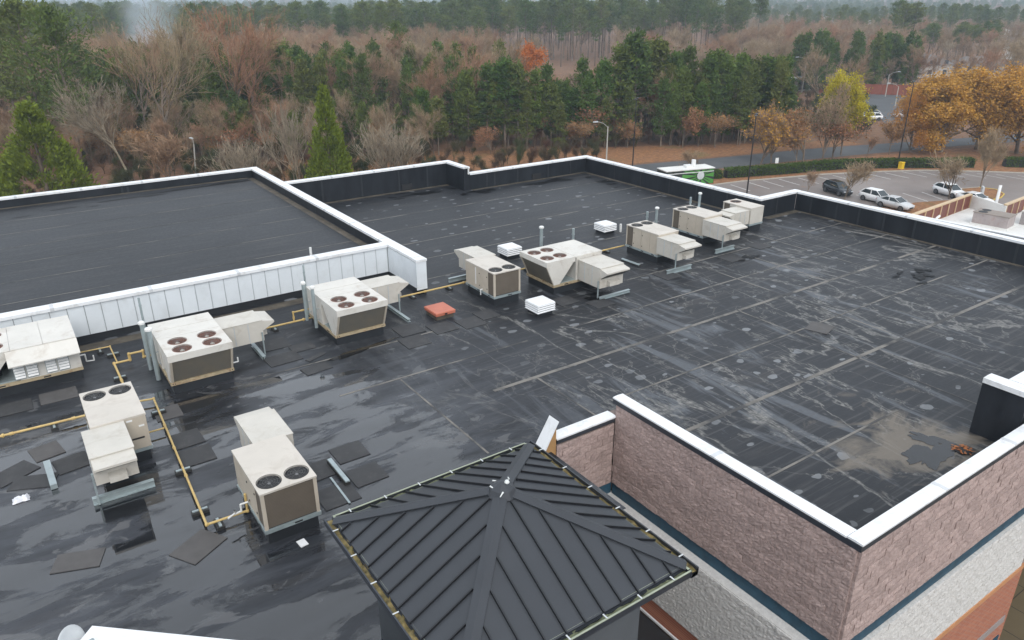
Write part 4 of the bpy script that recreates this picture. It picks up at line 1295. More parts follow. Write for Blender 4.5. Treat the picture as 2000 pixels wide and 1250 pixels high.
# white louvred gravity vents
def louvre_vent(x, y, label, w=0.84):
    o = empty('louvred_vent', (x, y, 0), 0)
    tag(o, label, 'roof vent', 'white louvred roof vents')
    MB().box(-w*.40, w*.40, -w*.40, w*.40, 0, 0.16).build('curb', 'curb', o)
    MB().box(-w*.455, w*.455, -w*.455, w*.455, 0.161, 0.474).build('shadow_throat', 'dark', o)  # dark colour close behind the louvres paints the shadow line under each
    for k in range(4):
        z = 0.15+k*0.086
        a, b = w*.5, w*.472
        vs = [(sx*a, sy*a, z) for sx, sy in ((-1, -1), (1, -1), (1, 1), (-1, 1))]+[(sx*b, sy*b, z+.050) for sx, sy in ((-1, -1), (1, -1), (1, 1), (-1, 1))]
        MB().add(vs, [(0, 1, 5, 4), (1, 2, 6, 5), (2, 3, 7, 6), (3, 0, 4, 7), (4, 5, 6, 7), (3, 2, 1, 0)]).build('louvre', 'vent', o)
    a, b = w*.49, w*.34
    vs = [(sx*a, sy*a, 0.475) for sx, sy in ((-1, -1), (1, -1), (1, 1), (-1, 1))]+[(sx*b, sy*b, .525) for sx, sy in ((-1, -1), (1, -1), (1, 1), (-1, 1))]
    MB().add(vs, [(0, 1, 5, 4), (1, 2, 6, 5), (2, 3, 7, 6), (3, 0, 4, 7), (4, 5, 6, 7), (3, 2, 1, 0)]).build('lid', 'vent', o)
louvre_vent(18.88, 27.62, 'white louvred vent behind the twin fan unit and left of the four fan one')
louvre_vent(25.1, 28.0, 'farthest white louvred vent, beside a short white pipe')
louvre_vent(15.92, 21.25, 'nearest white louvred vent, alone on the roof right of the red hatch')
louvre_vent(31.0, 27.2, 'white louvred vent half hidden behind the small single fan unit', 0.7)
o = empty('vent_pipe', (25.75, 27.55, 0)); tag(o, 'short white pipe beside the farthest louvred vent', 'pipe')
MB().tube((0, 0, 0), (0, 0, 0.42), 0.06).build('pipe', 'pvc', o); MB().box(-.3, .3, -.3, .3, 0.001, 0.01).build('flashing', 'pad', o)

o = empty('roof_hatch', (12.63, 23.2, 0)); tag(o, 'flat terracotta red roof hatch lid on a low dark curb', 'hatch')
MB().box(-.36, .36, -.40, .40, 0, 0.17).build('curb', 'debris', o)
MB().box(-.41, .41, -.46, .46, 0.171, 0.27).build('lid_skirt', 'hatch', o)
vs = [(sx*.43, sy*.48, .271) for sx, sy in ((-1, -1), (1, -1), (1, 1), (-1, 1))]+[(sx*.40, sy*.45, .305) for sx, sy in ((-1, -1), (1, -1), (1, 1), (-1, 1))]
MB().add(vs, [(0, 1, 5, 4), (1, 2, 6, 5), (2, 3, 7, 6), (3, 0, 4, 7), (4, 5, 6, 7), (3, 2, 1, 0)]).build('lid', 'hatch', o)
MB().box(-.05, .05, -.50, -.482, .20, .25).build('handle', 'dark', o)

# ---- yellow gas pipes
def gas_pipe(pts, label, r=0.034, couplings=(), supports=(), sup_label=None):
    o = empty('gas_pipe', (pts[0][0], pts[0][1], 0))
    tag(o, label, 'gas pipe')
    inv = Matrix.Translation((-pts[0][0], -pts[0][1], 0))
    for a, b in zip(pts[:-1], pts[1:]):
        MB().tube(a, b, r, n=12).build('pipe_length', 'gas', o, smooth=False).matrix_parent_inverse = inv
    for q in pts[1:-1]:
        MB().lathe([(r*.9, -r*1.5), (r*1.45, -r*.9), (r*1.45, r*.9), (r*.9, r*1.5)], 10, q).build('elbow', 'gas', o, smooth=True).matrix_parent_inverse = inv
    for q, ax in couplings:
        q = Vector(q); d = Vector(ax)*0.05
        MB().tube(q-d, q+d, r*1.4, n=10).build('coupling', 'gas', o).matrix_parent_inverse = inv
    for i, (x, y, rz) in enumerate(supports):
        b = empty('pipe_support', (x, y, 0), rz)
        tag(b, sup_label or 'small black block carrying the long yellow gas pipe', 'pipe support', 'blocks under the yellow gas pipes')
        MB().box(-.09, .09, -.19, .19, 0.004, 0.085).build('block', 'block', b)
        MB().box(-.03, .03, -.17, .17, 0.086, 0.112).build('channel', 'galv', b)
Zp = 0.15
gas_pipe([(1.72, 22.4, Zp), (1.72, 25.42, Zp), (2.2, 25.42, Zp), (2.2, 25.42, 0.36), (2.62, 25.42, 0.36), (2.62, 25.42, Zp), (8.1, 25.42, Zp), (15.0, 25.40, Zp), (24.0, 25.36, Zp)],
         'long yellow gas pipe running along behind the row of units', couplings=[((x, 25.41, Zp), (1, 0, 0)) for x in (4.5, 6.6, 11.0, 13.2, 17.5, 21.5)]+[((2.2, 25.42, .25), (0, 0, 1)), ((1.72, 24.0, Zp), (0, 1, 0))],
         supports=[(x, 25.4, 0) for x in (7.0, 12.6, 14.3, 18.3, 22.9)]+[(1.72, 24.4, R(90))])
gas_pipe([(7.75, 25.42, Zp), (7.75, 25.42, 0.52), (8.45, 25.42, 0.52)], 'short raised yellow gas branch left of the two flues', r=0.028, couplings=[((7.75, 25.42, 0.3), (0, 0, 1)), ((8.1, 25.42, .52), (1, 0, 0))])
gas_pipe([(0.85, 27.0, Zp), (1.82, 26.95, Zp), (1.82, 25.46, Zp)], 'thin yellow gas branch from the louvred unit at the left edge', r=0.022, supports=[(1.5, 26.97, 0), (1.82, 26.4, R(90))], sup_label='small black block carrying the thin yellow branch by the panelled wall')
gas_pipe([(-9.0, 22.45, Zp), (-1.5, 22.30, Zp), (1.70, 22.18, Zp)], 'yellow gas pipe entering from the left edge to the tan unit', couplings=[((0.2, 22.24, Zp), (1, 0, 0)), ((-1.3, 22.29, Zp), (1, 0, 0))], supports=[(-0.3, 22.25, 0)], sup_label='black block under the yellow pipe entering from the left edge')
gas_pipe([(1.75, 22.28, Zp), (2.30, 22.15, Zp), (2.09, 15.22, Zp), (3.0, 15.2, Zp), (3.0, 15.2, 0.62)], 'yellow gas pipe crossing the wet roof between the two near tan units', r=0.028,
         couplings=[((2.24, 20.35, Zp), (0, 1, 0)), ((2.2, 19.0, Zp), (0, 1, 0)), ((2.16, 17.5, Zp), (0, 1, 0))], supports=[(2.27, 21.4, R(90)), (2.17, 17.9, R(90)), (2.11, 15.95, R(90)), (2.35, 15.22, 0)],
         sup_label='black block under the yellow pipe between the two near tan units')
gas_pipe([(2.20, 20.2, Zp), (1.78, 20.2, Zp), (1.78, 20.2, 0.75)], 'short rusty yellow gas stub into the side of the left tan unit', r=0.024)

# condensate traps
def trap(pts, label):
    o = empty('drain_trap', (pts[0][0], pts[0][1], 0)); tag(o, label, 'drain pipe')
    mb = MB()
    for a, b in zip(pts[:-1], pts[1:]): mb.tube(a, b, 0.022, n=8)
    mb.build('trap_pipe', 'pvc', o).matrix_parent_inverse = Matrix.Translation((-pts[0][0], -pts[0][1], 0))
trap([(3.0, 15.0, .52), (2.83, 15.0, .52), (2.83, 15.0, .34), (2.68, 14.97, .34), (2.68, 14.97, .44), (2.68, 14.97, .36), (2.5, 14.9, .34)], 'white drain trap on the side of the unit beside the tower')
trap([(0.86, 26.0, .45), (1.0, 26.0, .45), (1.0, 26.0, .2), (1.22, 25.95, .2), (1.22, 25.95, .38)], 'white drain trap right of the louvred unit at the left edge')
trap([(4.78, 22.6, .45), (4.95, 22.6, .45), (4.95, 22.6, .6)], 'white drain stub at the front corner of the unit with flues')
trap([(14.76, 23.5, .50), (14.66, 23.5, .50), (14.66, 23.5, .28)], 'white drain stub on the unit right of the red hatch')

# loose things lying on the roof
def loose(name, mb, mat, label, cat, loc, rz=0.0):
    o = mb.build(name, mat); o.location = loc; o.rotation_euler = (0, 0, rz)
    return tag(o, label, cat)
loose('weight_block', MB().prism([(-.65, 0.0), (.65, 0.0), (.65, .13), (.60, .15), (-.60, .15), (-.65, .13)], 'y', -.075, .075), 'galv', 'pale grey sleeper block lying on wet roof at the far left', 'block', (-0.62, 19.6, 0.015), R(92))
bk = empty('sleeper_block', (5.38, 15.58, 0.013), R(90)); tag(bk, 'pale grey channel on a black sleeper beside the tan unit and tower', 'block')
MB().box(-.60, .60, -.07, .07, 0, .09).build('rubber_sleeper', 'block', bk); MB().box(-.60, .60, -.055, .055, .0905, .125).build('channel', 'galv', bk)
loose('metal_strip', MB().box(-.62, .62, -.025, .025, 0, .02), 'galv', 'thin loose metal strip on the roof next to the grey channel', 'strip', (5.13, 14.9, 0.016), R(89))
bk = empty('angle_sleeper', (22.7, 23.5, 0.002), R(-88)); tag(bk, 'loose pale grey sleeper lying left of the nearer alike unit', 'block')
MB().box(-.55, .55, -.07, .07, 0, .08).build('rubber_sleeper', 'block', bk); MB().prism([(-.06, .0805), (.06, .0805), (.045, .12), (-.045, .12)], 'x', -.55, .55).build('channel', 'galv', bk)
loose('paving_square', MB().prism([(-.09, -.12), (.09, -.12), (.09, .12), (-.09, .12)], 'z', 0, .02), 'white', 'small white square lying in front of the unit beside the tower', 'tile', (3.69, 13.55, 0.006), 0.1)
vs, fs = [], []
rr = random.Random(4)
for j in range(7):
    for i in range(7):
        e = i in (0, 6) or j in (0, 6)
        vs.append(((i-3)*.06+rr.uniform(-.02, .02), (j-3)*.045+rr.uniform(-.02, .02), 0.012 if e else rr.uniform(.02, .12)))
for j in range(6):
    for i in range(6):
        a = j*7+i; fs.append((a, a+1, a+8, a+7))
loose('plastic_bag', MB().add(vs, fs), 'trash', 'crumpled white plastic bag lying at the far left of the roof', 'bag', (-1.3, 18.95, 0.0))
# white capped wall head and dish at the bottom edge
pA, pB, pC = at(180, 1222, 2.5), at(460, 1250, 2.5), at(150, 1252, 2.5)
dB = (pB-pA).normalized(); dC = Vector((-dB.y, dB.x, 0)); dC = dC if dC.dot(pC-pA) > 0 else -dC
q = [pA, pA+dB*6, pA+dB*6+dC*2.5, pA+dC*2.5]
ww = empty('capped_wall', (pA.x, pA.y, 0)); tag(ww, 'white capped wall head at the bottom edge beside the satellite dish', 'wall')
iv = Matrix.Translation((-pA.x, -pA.y, 0))
inn = [pA+(dB+dC)*.06, pA+dB*6+(-dB+dC)*.06, pA+dB*6+dC*2.5-(dB+dC)*.06, pA+dC*2.5+(dB-dC)*.06]
MB().prism([(v.x, v.y) for v in inn], 'z', 0.0, 2.42).build('wall_body', 'house_wall', ww).matrix_parent_inverse = iv
MB().prism([(v.x, v.y) for v in q], 'z', 2.4205, 2.5).build('wall_cap', 'coping', ww).matrix_parent_inverse = iv
dp = at(132, 1246, 2.62)
ds = empty('satellite_dish', (dp.x, dp.y, 0)); tag(ds, 'white satellite dish half in view at the bottom left edge', 'satellite dish')
MB().tube((0, 0, 0), (0, 0, 2.45), 0.03).build('mast', 'galv', ds)
dm = MB().lathe([(0.001, 0.0), (0.10, 0.008), (0.20, 0.030), (0.255, 0.050), (0.262, 0.044), (0.2, 0.018), (0.001, -.012)], 28).build('reflector', 'lamp_grey', ds, smooth=True)
dm.location = (0, 0, 2.5); dm.rotation_euler = (R(70), 0, R(52))
MB().tube((0.0, -.22, 0.03), (0.0, -.05, 0.34), 0.012).tube((0, -.05, .30), (0, -.03, .38), .03).build('feed_arm', 'galv', dm)

# ================================================================== GROUND
def hill(x, y):
    d = math.hypot(x, y)
    az = math.degrees(math.atan2(x, y))
    w = min(1.0, max(0.0, (d-900)/2500))
    east = min(1.0, max(0.0, (az-38)/22))
    rise = w*(6+62*east)*(0.75+0.25*math.sin(x*0.0021+1.3)*math.cos(y*0.0017))
    roll = min(1.0, max(0, (d-420)/500))*3.0*math.sin(x*0.006)*math.sin(y*0.0052+0.7)
    dip = -7.0*min(1.0, max(0, (d-500)/600))*east*(1-w)
    return G+rise+roll+dip

def build_ground():
    radii = [0.0]+[25*1.16**i for i in range(41)]
    na = 140
    V = [(0, 0, G)]
    for r in radii[1:]:
        for i in range(na):
            a = 2*math.pi*i/na
            x, y = r*math.sin(a), r*math.cos(a)
            V.append((x, y, hill(x, y)))
    F = [(0, 1+i, 1+(i+1) % na) for i in range(na)]
    for k in range(len(radii)-2):
        b = 1+k*na
        F += [(b+i, b+na+i, b+na+(i+1) % na, b+(i+1) % na) for i in range(na)]
    me = bpy.data.meshes.new('ground')
    me.from_pydata(V, [], F)
    me.materials.append(MT['ground'])
    me.update()
    return tag(obj('ground', me), kind='structure')
build_ground()

def sheet(name, pts, z, mat):
    """flat sheet on the ground; pts in metres"""
    return tag(MB().add([(p[0], p[1], G+z) for p in pts], [tuple(range(len(pts)))]).build(name, mat), kind='structure')
near = [(62, 83), (75.8, 78.9), (82.4, 77.2), (89.2, 75.6), (99, 73.6), (109, 71.4), (119.6, 69), (125.5, 67.3), (138, 64.4), (165, 56)]
far = [(190, 58), (150, 67), (137.9, 70.6), (127.1, 73.9), (121, 75.8), (112.8, 78), (103.8, 79.6), (96, 81.3), (86.6, 83.6), (81, 84.9), (60, 91)]
sheet('road', near+far, 0.02, 'asphalt')
sheet('verge', [(30, 105), (55, 93), (81, 86), (96, 82.2), (110, 79.2), (127, 74.8), (127, 80), (112, 86), (102, 92), (90, 98), (70, 108), (40, 125)], 0.012, 'litter')
hb = [(85.8, 70.7), (92.5, 68.4), (96.7, 67.1), (101.4, 66.0), (105.5, 64.5), (111.8, 61.0), (117.5, 56.9), (122, 54), (126.4, 51.5), (131, 47)]
sheet('planting_strip', [(70, 77), (82, 75), (99, 72.2), (119, 67.6), (138, 62.6), (165, 52), (160, 30), (134, 40), (124.2, 47.2), (119.2, 52.1), (113.8, 56.9), (106.5, 60.7), (98.8, 64.0), (90.2, 66.4), (86, 67.6), (80, 68.6), (70, 71)], 0.016, 'litter')
sheet('parking_lot', [(37.5, 47), (37.5, 80), (70, 71), (80, 68.5), (86, 67.5), (90, 66.3), (98.6, 63.9), (106.3, 60.6), (113.5, 56.8), (119, 52), (123.8, 47.1), (134, 39), (165, 20), (150, -40), (37.5, -40)], 0.024, 'lot')
sheet('leaf_bed', [(80.5, 50.5), (84, 48.9), (94, 47.2), (99, 45.2), (102, 42.6), (96, 40), (84, 40), (77, 44)], 0.030, 'litter')
# kerb of the lot, in lengths
kp = [(80, 68.5), (86, 67.5), (90, 66.3), (98.6, 63.9), (106.3, 60.6), (113.5, 56.8), (119, 52), (123.8, 47.1), (134, 39)]
kb = tag(empty('kerb', (80, 68.5, G)), 'concrete kerb along the leafy edge of the parking lot', 'kerb')
for a, b in zip(kp[:-1], kp[1:]):
    d = Vector((b[0]-a[0], b[1]-a[1], 0)); n = Vector((-d.y, d.x, 0)).normalized()*0.09
    A, B = Vector((a[0], a[1], 0)), Vector((b[0], b[1], 0))
    MB().prism([(v.x-80, v.y-68.5) for v in (A-n, B-n, B+n, A+n)], 'z', 0.0, 0.15).build('kerb_length', 'kerb', kb)
def stall_line(a, b):
    a, b = Vector((a[0], a[1], 0)), Vector((b[0], b[1], 0))
    n = Vector((-(b-a).y, (b-a).x, 0)).normalized()*0.07
    mb = MB().add([(v.x, v.y, G+0.029) for v in (a-n, b-n, b+n, a+n)], [(0, 1, 2, 3)])
    tag(mb.build('stall_line', 'line'), kind='structure')
sa = [(82.9, 67.2), (86.0, 66.5), (88.6, 66.2), (91.2, 65.5), (94.1, 64.5), (97.1, 63.5), (99.6, 62.6), (102.0, 61.5), (104.7, 60.4), (107.4, 59.3), (110.1, 58.2), (112.3, 56.8), (114.2, 55.0), (116.1, 53.0), (117.8, 51.2), (119.4, 49.3), (121.2, 47.2)]
for x, y in sa:
    t = math.atan2(-(3.7), -0.75) + (0.0 if x < 100 else 0.10*(x-100)/10*0.6)
    stall_line((x, y), (x+4.1*math.cos(t), y+4.1*math.sin(t)))
for a, b in (((94.4, 50.8), (93.3, 47.6)), ((97.4, 50.8), (95.7, 46.5)), ((100.0, 49.7), (98.2, 46.0)), ((87.2, 55.4), (86.2, 51.6)), ((91.6, 53.8), (90.6, 49.6))):
    stall_line(a, b)
# tree island with a yellow kerb nose
isl = [(105.3, 47.6), (102.5, 46.2), (100.8, 44.2), (101.3, 42.9), (103, 42.2), (105.1, 42.2), (107.2, 42.8), (109, 44.6), (108.5, 46.5)]
tag(MB().prism([(x, y) for x, y in isl], 'z', G+0.025, G+0.14).build('tree_island', 'litter'), kind='structure')
ik = tag(empty('island_kerb', (105, 44.5, G)), 'curved kerb with yellow nose round the tree island', 'kerb')
for i, (a, b) in enumerate(zip(isl, isl[1:]+isl[:1])):
    A, B, c = Vector((a[0], a[1], 0)), Vector((b[0], b[1], 0)), Vector((105, 44.5, 0))
    f = 1.05
    P = [A, B, c+(B-c)*f, c+(A-c)*f]
    MB().prism([(v.x-105, v.y-44.5) for v in P], 'z', 0.03, 0.165).build('kerb_length', 'kerb_yellow' if 4 <= i <= 7 else 'kerb', ik)
# paving in front of the store, with joints
pv = sheet('pavement', [(12, -30), (60, -30), (60, 4.45), (12, 4.45)], 0.04, 'paving')
tag(MB().prism([(22.8, 4.5), (37.2, 4.5), (37.2, 30), (22.8, 30)], 'z', G, G+0.06).build('pavement', 'paving'), kind='structure')
for x in np.arange(22.9, 37, 1.6):
    MB().box(x-.012, x+.012, 4.6, 30, G+.0605, G+.064).build('paving_joint', 'dark', pv)
for y in np.arange(5, 30, 1.6):
    MB().box(22.9, 37, y-.012, y+.012, G+.065, G+.067).build('paving_joint', 'dark', pv)

# far car park, fence, long building, houses
sheet('far_parking_lot', [(150, 84), (196, 122), (206, 106), (168, 80)], 0.03, 'asphalt')
for i in range(9):
    a = Vector((169, 92, 0)).lerp(Vector((192, 112, 0)), i/8)
    stall_line((a.x, a.y), (a.x+5, a.y-4.2))
    a = Vector((160, 92, 0)).lerp(Vector((182, 112, 0)), i/8)
    stall_line((a.x, a.y), (a.x+4, a.y-3.4))
fe = tag(empty('red_fence', (200, 114, G)), 'long red brown fence behind the far parking lot', 'fence')
fa, fb = Vector((190, 128, 0)), Vector((212, 98, 0))
for i in range(14):
    a, b = fa.lerp(fb, i/14), fa.lerp(fb, (i+0.97)/14)
    n = Vector((0.06, 0.045, 0))
    MB().prism([(v.x-200, v.y-114) for v in (a-n, b-n, b+n, a+n)], 'z', 0, 2.6).build('fence_panel', 'brick_fence', fe)
lb = tag(empty('long_building', (186, 134, G), R(-8)), 'long low pale building half hidden behind the yellow tree', 'building')
MB().box(-3, 22, 0, 12, 0, 3.6).build('wall', 'house_wall', lb)
MB().box(-3.4, 22.4, -.8, 12.4, 3.601, 4.0).build('roof', 'fascia', lb)
MB().box(-3.3, 22.3, -.95, -.805, 3.55, 3.95).build('roof_edge', 'white', lb)
for i in range(4):
    MB().box(3+i*4.5, 6.4+i*4.5, -.05, -.001, 0.3, 2.8).build('shop_window', 'house_glass', lb)

def house(x, y, rz, w, d, h, label, roof='shingle', wall='house_wall', win=True, rp=0.5, z=None):
    z = hill(x, y) if z is None else z
    H = tag(empty('house', (x, y, z), rz), label, 'house')
    MB().box(-w/2, w/2, -d/2, d/2, -3, h).build('wall', wall, H)
    e = 0.5
    r = d/2*rp
    hip = min(w*0.28, d*0.5)
    vs = [(-w/2-e, -d/2-e, h+.002), (w/2+e, -d/2-e, h+.002), (w/2+e, d/2+e, h+.002), (-w/2-e, d/2+e, h+.002), (-w/2+hip, 0, h+r), (w/2-hip, 0, h+r)]
    MB().add(vs, [(0, 1, 5, 4), (1, 2, 5), (2, 3, 4, 5), (3, 0, 4), (3, 2, 1, 0)]).build('roof', roof, H)
    if win:
        for i in range(3):
            u = -w/2+w*(i+.5)/3
            for zz in ((1.0,) if h < 4 else (1.0, 3.9)):
                wn = MB().box(u-.7, u+.7, -d/2-.05, -d/2-.001, zz, zz+1.4).build('window', 'house_glass', H)
                MB().box(u-.8, u+.8, -d/2-.10, -d/2-.052, zz-.12, zz-.01).build('sill', 'white', wn)
    return H
house(258, 138, R(-25), 16, 12, 4.0, 'big grey hip roofed house above the red fence')
house(286, 134, R(-30), 15, 11, 2.6, 'grey roofed house peeping over the golden trees, nearer the big house')
house(306, 120, R(-20), 15, 11, 2.6, 'grey roofed house behind the golden trees at the right edge')
hr = random.Random(21)
fl = 0
for i, (px, py, w) in enumerate(((1935, 55, 14), (1948, 62, 16), (1930, 68, 12), (1505, 24, 16), (1490, 28, 14), (1730, 66, 12), (1880, 46, 15), (1838, 55, 14), (1695, 40, 16), (1790, 30, 18), (1650, 52, 12), (1985, 95, 14), (1610, 33, 14))):
    p = at(px, py)
    for _ in range(6):
        p = at(px, py, hill(p.x, p.y)+4)
    labs = ['left', 'upper', 'lower']
    house(p.x, p.y, hr.uniform(-.8, .8), w*hr.uniform(.8, 1.2), w*.6, 5.0, 'small pale house far off among hazy trees on the hillside', 'shingle' if hr.random() < .5 else 'roof_white', 'white', False)['group'] = 'far houses in the haze'

# ---- neighbour building with white roof
nb = tag(empty('neighbour_building', (72, 25, G)), 'low white roofed building with red brown parapet panels at the right', 'building')
ni = Matrix.Translation((-72, -25, -G))
def npart(mb, name, mat, parent=None):
    o = mb.build(name, mat, parent or nb)
    if parent is None: o.matrix_parent_inverse = ni
    return o
foot = [(55, 31.3), (65.4, 32.0), (75.5, 32.8), (73.7, 28.9), (84, 29.7), (86, -10), (55, -10)]
npart(MB().prism(foot, 'z', G, -7.35), 'wall', 'house_wall')
npart(MB().prism([(x*0.9985+.1, y*0.998+.02) for x, y in foot], 'z', -7.349, -7.30), 'roof', 'roof_white')
def pan_wall(a, b, n, zt=-6.0):
    a, b = Vector((a[0], a[1], 0)), Vector((b[0], b[1], 0))
    d = (b-a).normalized(); m = Vector((-d.y, d.x, 0))
    base = npart(MB().prism([(v.x, v.y) for v in (a, b, b+m*.2, a+m*.2)], 'z', -7.29, zt-.08), 'parapet', 'brown_panel')
    npart(MB().prism([(v.x, v.y) for v in (a-m*.06-d*.05, b-m*.06+d*.05, b+m*.26+d*.05, a+m*.26-d*.05)], 'z', zt-.078, zt+.04), 'parapet_cap', 'tan_post', base)
    for i in range(n+1):
        p = a.lerp(b, i/n)
        npart(MB().prism([(v.x, v.y) for v in (p-m*.07-d*.05, p-m*.07+d*.05, p-m*.002+d*.05, p-m*.002-d*.05)], 'z', -7.28, zt-.085), 'post', 'tan_post', base)
pan_wall((55, 31.3), (75.4, 32.8), 13)
pan_wall((73.9, 29.0), (84, 29.7), 7)
w2 = npart(MB().prism([(75.45, 32.75), (75.65, 32.75), (73.9, 28.95), (73.7, 28.95)], 'z', -7.29, -6.1), 'white_parapet', 'roof_white')
un = tag(empty('neighbour_roof_unit', (70.9, 28.6, -7.3), R(6)), 'grey pink twin fan unit on the white neighbouring roof', 'air conditioner')
MB().box(-.95, .95, -1.5, 1.5, 0, .12).build('curb', 'roof_white', un)
MB().box(-.85, .85, -1.4, 1.4, .121, 1.05).build('cabinet', paint('grey_pink', (0.36, 0.31, 0.30), .6, .12, 1.5, dirt=(0.25, 0.14, 0.11), dirt_amt=.6), un)
MB().box(-.9, .9, -1.45, 1.45, 1.051, 1.12).build('top_panel', 'tan_ledge', un)
for v in (-.42, .42):
    MB().tube((v, .8, 1.121), (v, .8, 1.14), .36, n=18).build('fan_opening', 'dark', un)
un2 = tag(empty('neighbour_roof_unit', (74.2, 26.2, -7.3), R(6)), 'pale grey unit on the white roof cut by the right edge', 'air conditioner')
MB().box(-.9, .9, -1.3, 1.3, .0, 1.1).build('cabinet', 'grey_band', un2)
MB().box(-.95, .95, -1.35, 1.35, 1.101, 1.2).build('top_panel', 'hood', un2)
o = MB().tube((75.6, 30.6, -7.3), (76.3, 30.9, -4.9), .13, n=12).build('white_pole', 'white'); tag(o, 'leaning plain white pipe rising from the neighbouring white roof', 'pole')
for i, (x, y) in enumerate(((63.9, 30.7), (65.6, 30.9))):
    o = MB().tube((x, y, -7.3), (x, y, -6.35), .10).tube((x, y, -6.38), (x+.3, y-.1, -6.15), .10).build('goose_neck', 'pvc')
    tag(o, ('left' if i == 0 else 'right')+' of two white gooseneck pipes on the neighbouring roof', 'pipe')

# ---- lamp poles
def pole(x, y, zt, label, heads=2, r=0.10, mat='pole_black', base=True, lean=(0, 0), arm=0.55, head_mat='pole_black', rz=0.6):
    P = tag(empty('lamp_pole', (x, y, G), rz), label, 'lamp pole')
    h = zt-G
    if base:
        MB().lathe([(0.30, 0), (0.30, 0.75), (0.27, 0.80)], 14).build('concrete_base', 'pole_black' if mat == 'pole_black' else 'kerb', P)
    MB().tube((0, 0, 0.3), (0, 0, h), r, r*0.62, 10).build('shaft', mat, P)
    for s in ((1, -1) if heads == 2 else (1,)):
        hd = MB().tube((0, 0, h-.12), (s*arm, 0, h-.02), 0.03, n=6).build('arm', mat, P)
        MB().prism([(s*arm-.05*s, h-.07), (s*(arm+.55), h-.05), (s*(arm+.5), h+.06), (s*arm-.05*s, h+.05)], 'y', -.16, .16).build('lamp_head', head_mat, hd)
    return P
pole(112.6, 60.4, 0.0, 'black lamp pole rising above a yellow base by the hedge')
pole(75.8, 58.8, -1.6, 'black double headed lamp pole standing in the parking lot')
pole(75.4, 78.9, -1.6, 'thin black lamp pole near the woods beside the road')
yb = tag(empty('pole_guard', (112.2, 59.6, G)), 'bright yellow guard box at the foot of the lamp pole', 'guard box')
MB().prism([(-.33, -.33), (.33, -.33), (.33, .33), (-.33, .33)], 'z', .03, .95).build('box', 'yellow', yb, bevel=.06)
MB().box(-.35, .35, -.35, .35, .951, 1.0).build('lid', 'yellow', yb)
def street_light(x, y, h, label, arms=1, rz=0.0, mat='pole_conc', reach=1.6, z=None):
    z = hill(x, y) if z is None else z
    S = tag(empty('street_light', (x, y, z), rz), label, 'street light')
    MB().tube((0, 0, 0), (0, 0, h), .13, .085, 10).build('shaft', mat, S)
    for s in ((1,) if arms == 1 else (1, -1)):
        a = MB()
        pts = [(0, 0, h-.1), (s*reach*.45, 0, h+.5), (s*reach, 0, h+.75)]
        for q, w in zip(pts[:-1], pts[1:]): a.tube(q, w, .04, n=6)
        a = a.build('arm', mat, S)
        MB().prism([(s*reach, h+.68), (s*(reach+.75), h+.66), (s*(reach+.7), h+.78), (s*reach, h+.84)], 'y', -.16, .16).build('lamp_head', 'lamp_grey', a)
    return S
street_light(78.9, 88.5, 5.6, 'pale street light with one curved arm at the wood edge', rz=R(150), z=G)
sl = street_light(23.3, 113.9, 5.0, 'lone leaning pale lamp post in front of bare trees at left', rz=R(100), reach=.4, z=G)
sl.rotation_euler = (R(3), R(-6), R(100))
street_light(187.5, 131.2, 8.4, 'double armed street light above the long low building', 2, rz=R(-40), reach=2.2)
street_light(196, 112, 5.5, 'small street light by the far parking lot fence', 1, rz=R(-40), reach=2.0)
street_light(180, 100, 4.5, 'pale lamp standing between stalls of the far parking lot', 1, rz=R(140), reach=2.0)
bs = tag(empty('utility_cabinet', (102.4, 43.4, G+.14)), 'grey panel on two short legs standing on the tree island', 'cabinet')
MB().box(-.5, .5, -.12, .12, .45, 1.5).build('panel', 'lamp_grey', bs, bevel=.02)
for s in (-.35, .35):
    MB().box(s-.04, s+.04, -.04, .04, 0, .449).build('leg', 'galv', bs)
bs.rotation_euler = (0, 0, R(35))
sg = tag(empty('small_sign', (96.6, 70.2, G)), 'small white sign board at the hedge', 'sign')
MB().box(-.25, .25, -.02, .02, .9, 1.7).build('board', 'white', sg); MB().box(-.03, .03, .021, .06, 0, 1.6).build('post', 'wood', sg)
sg.rotation_euler = (0, 0, R(-30))

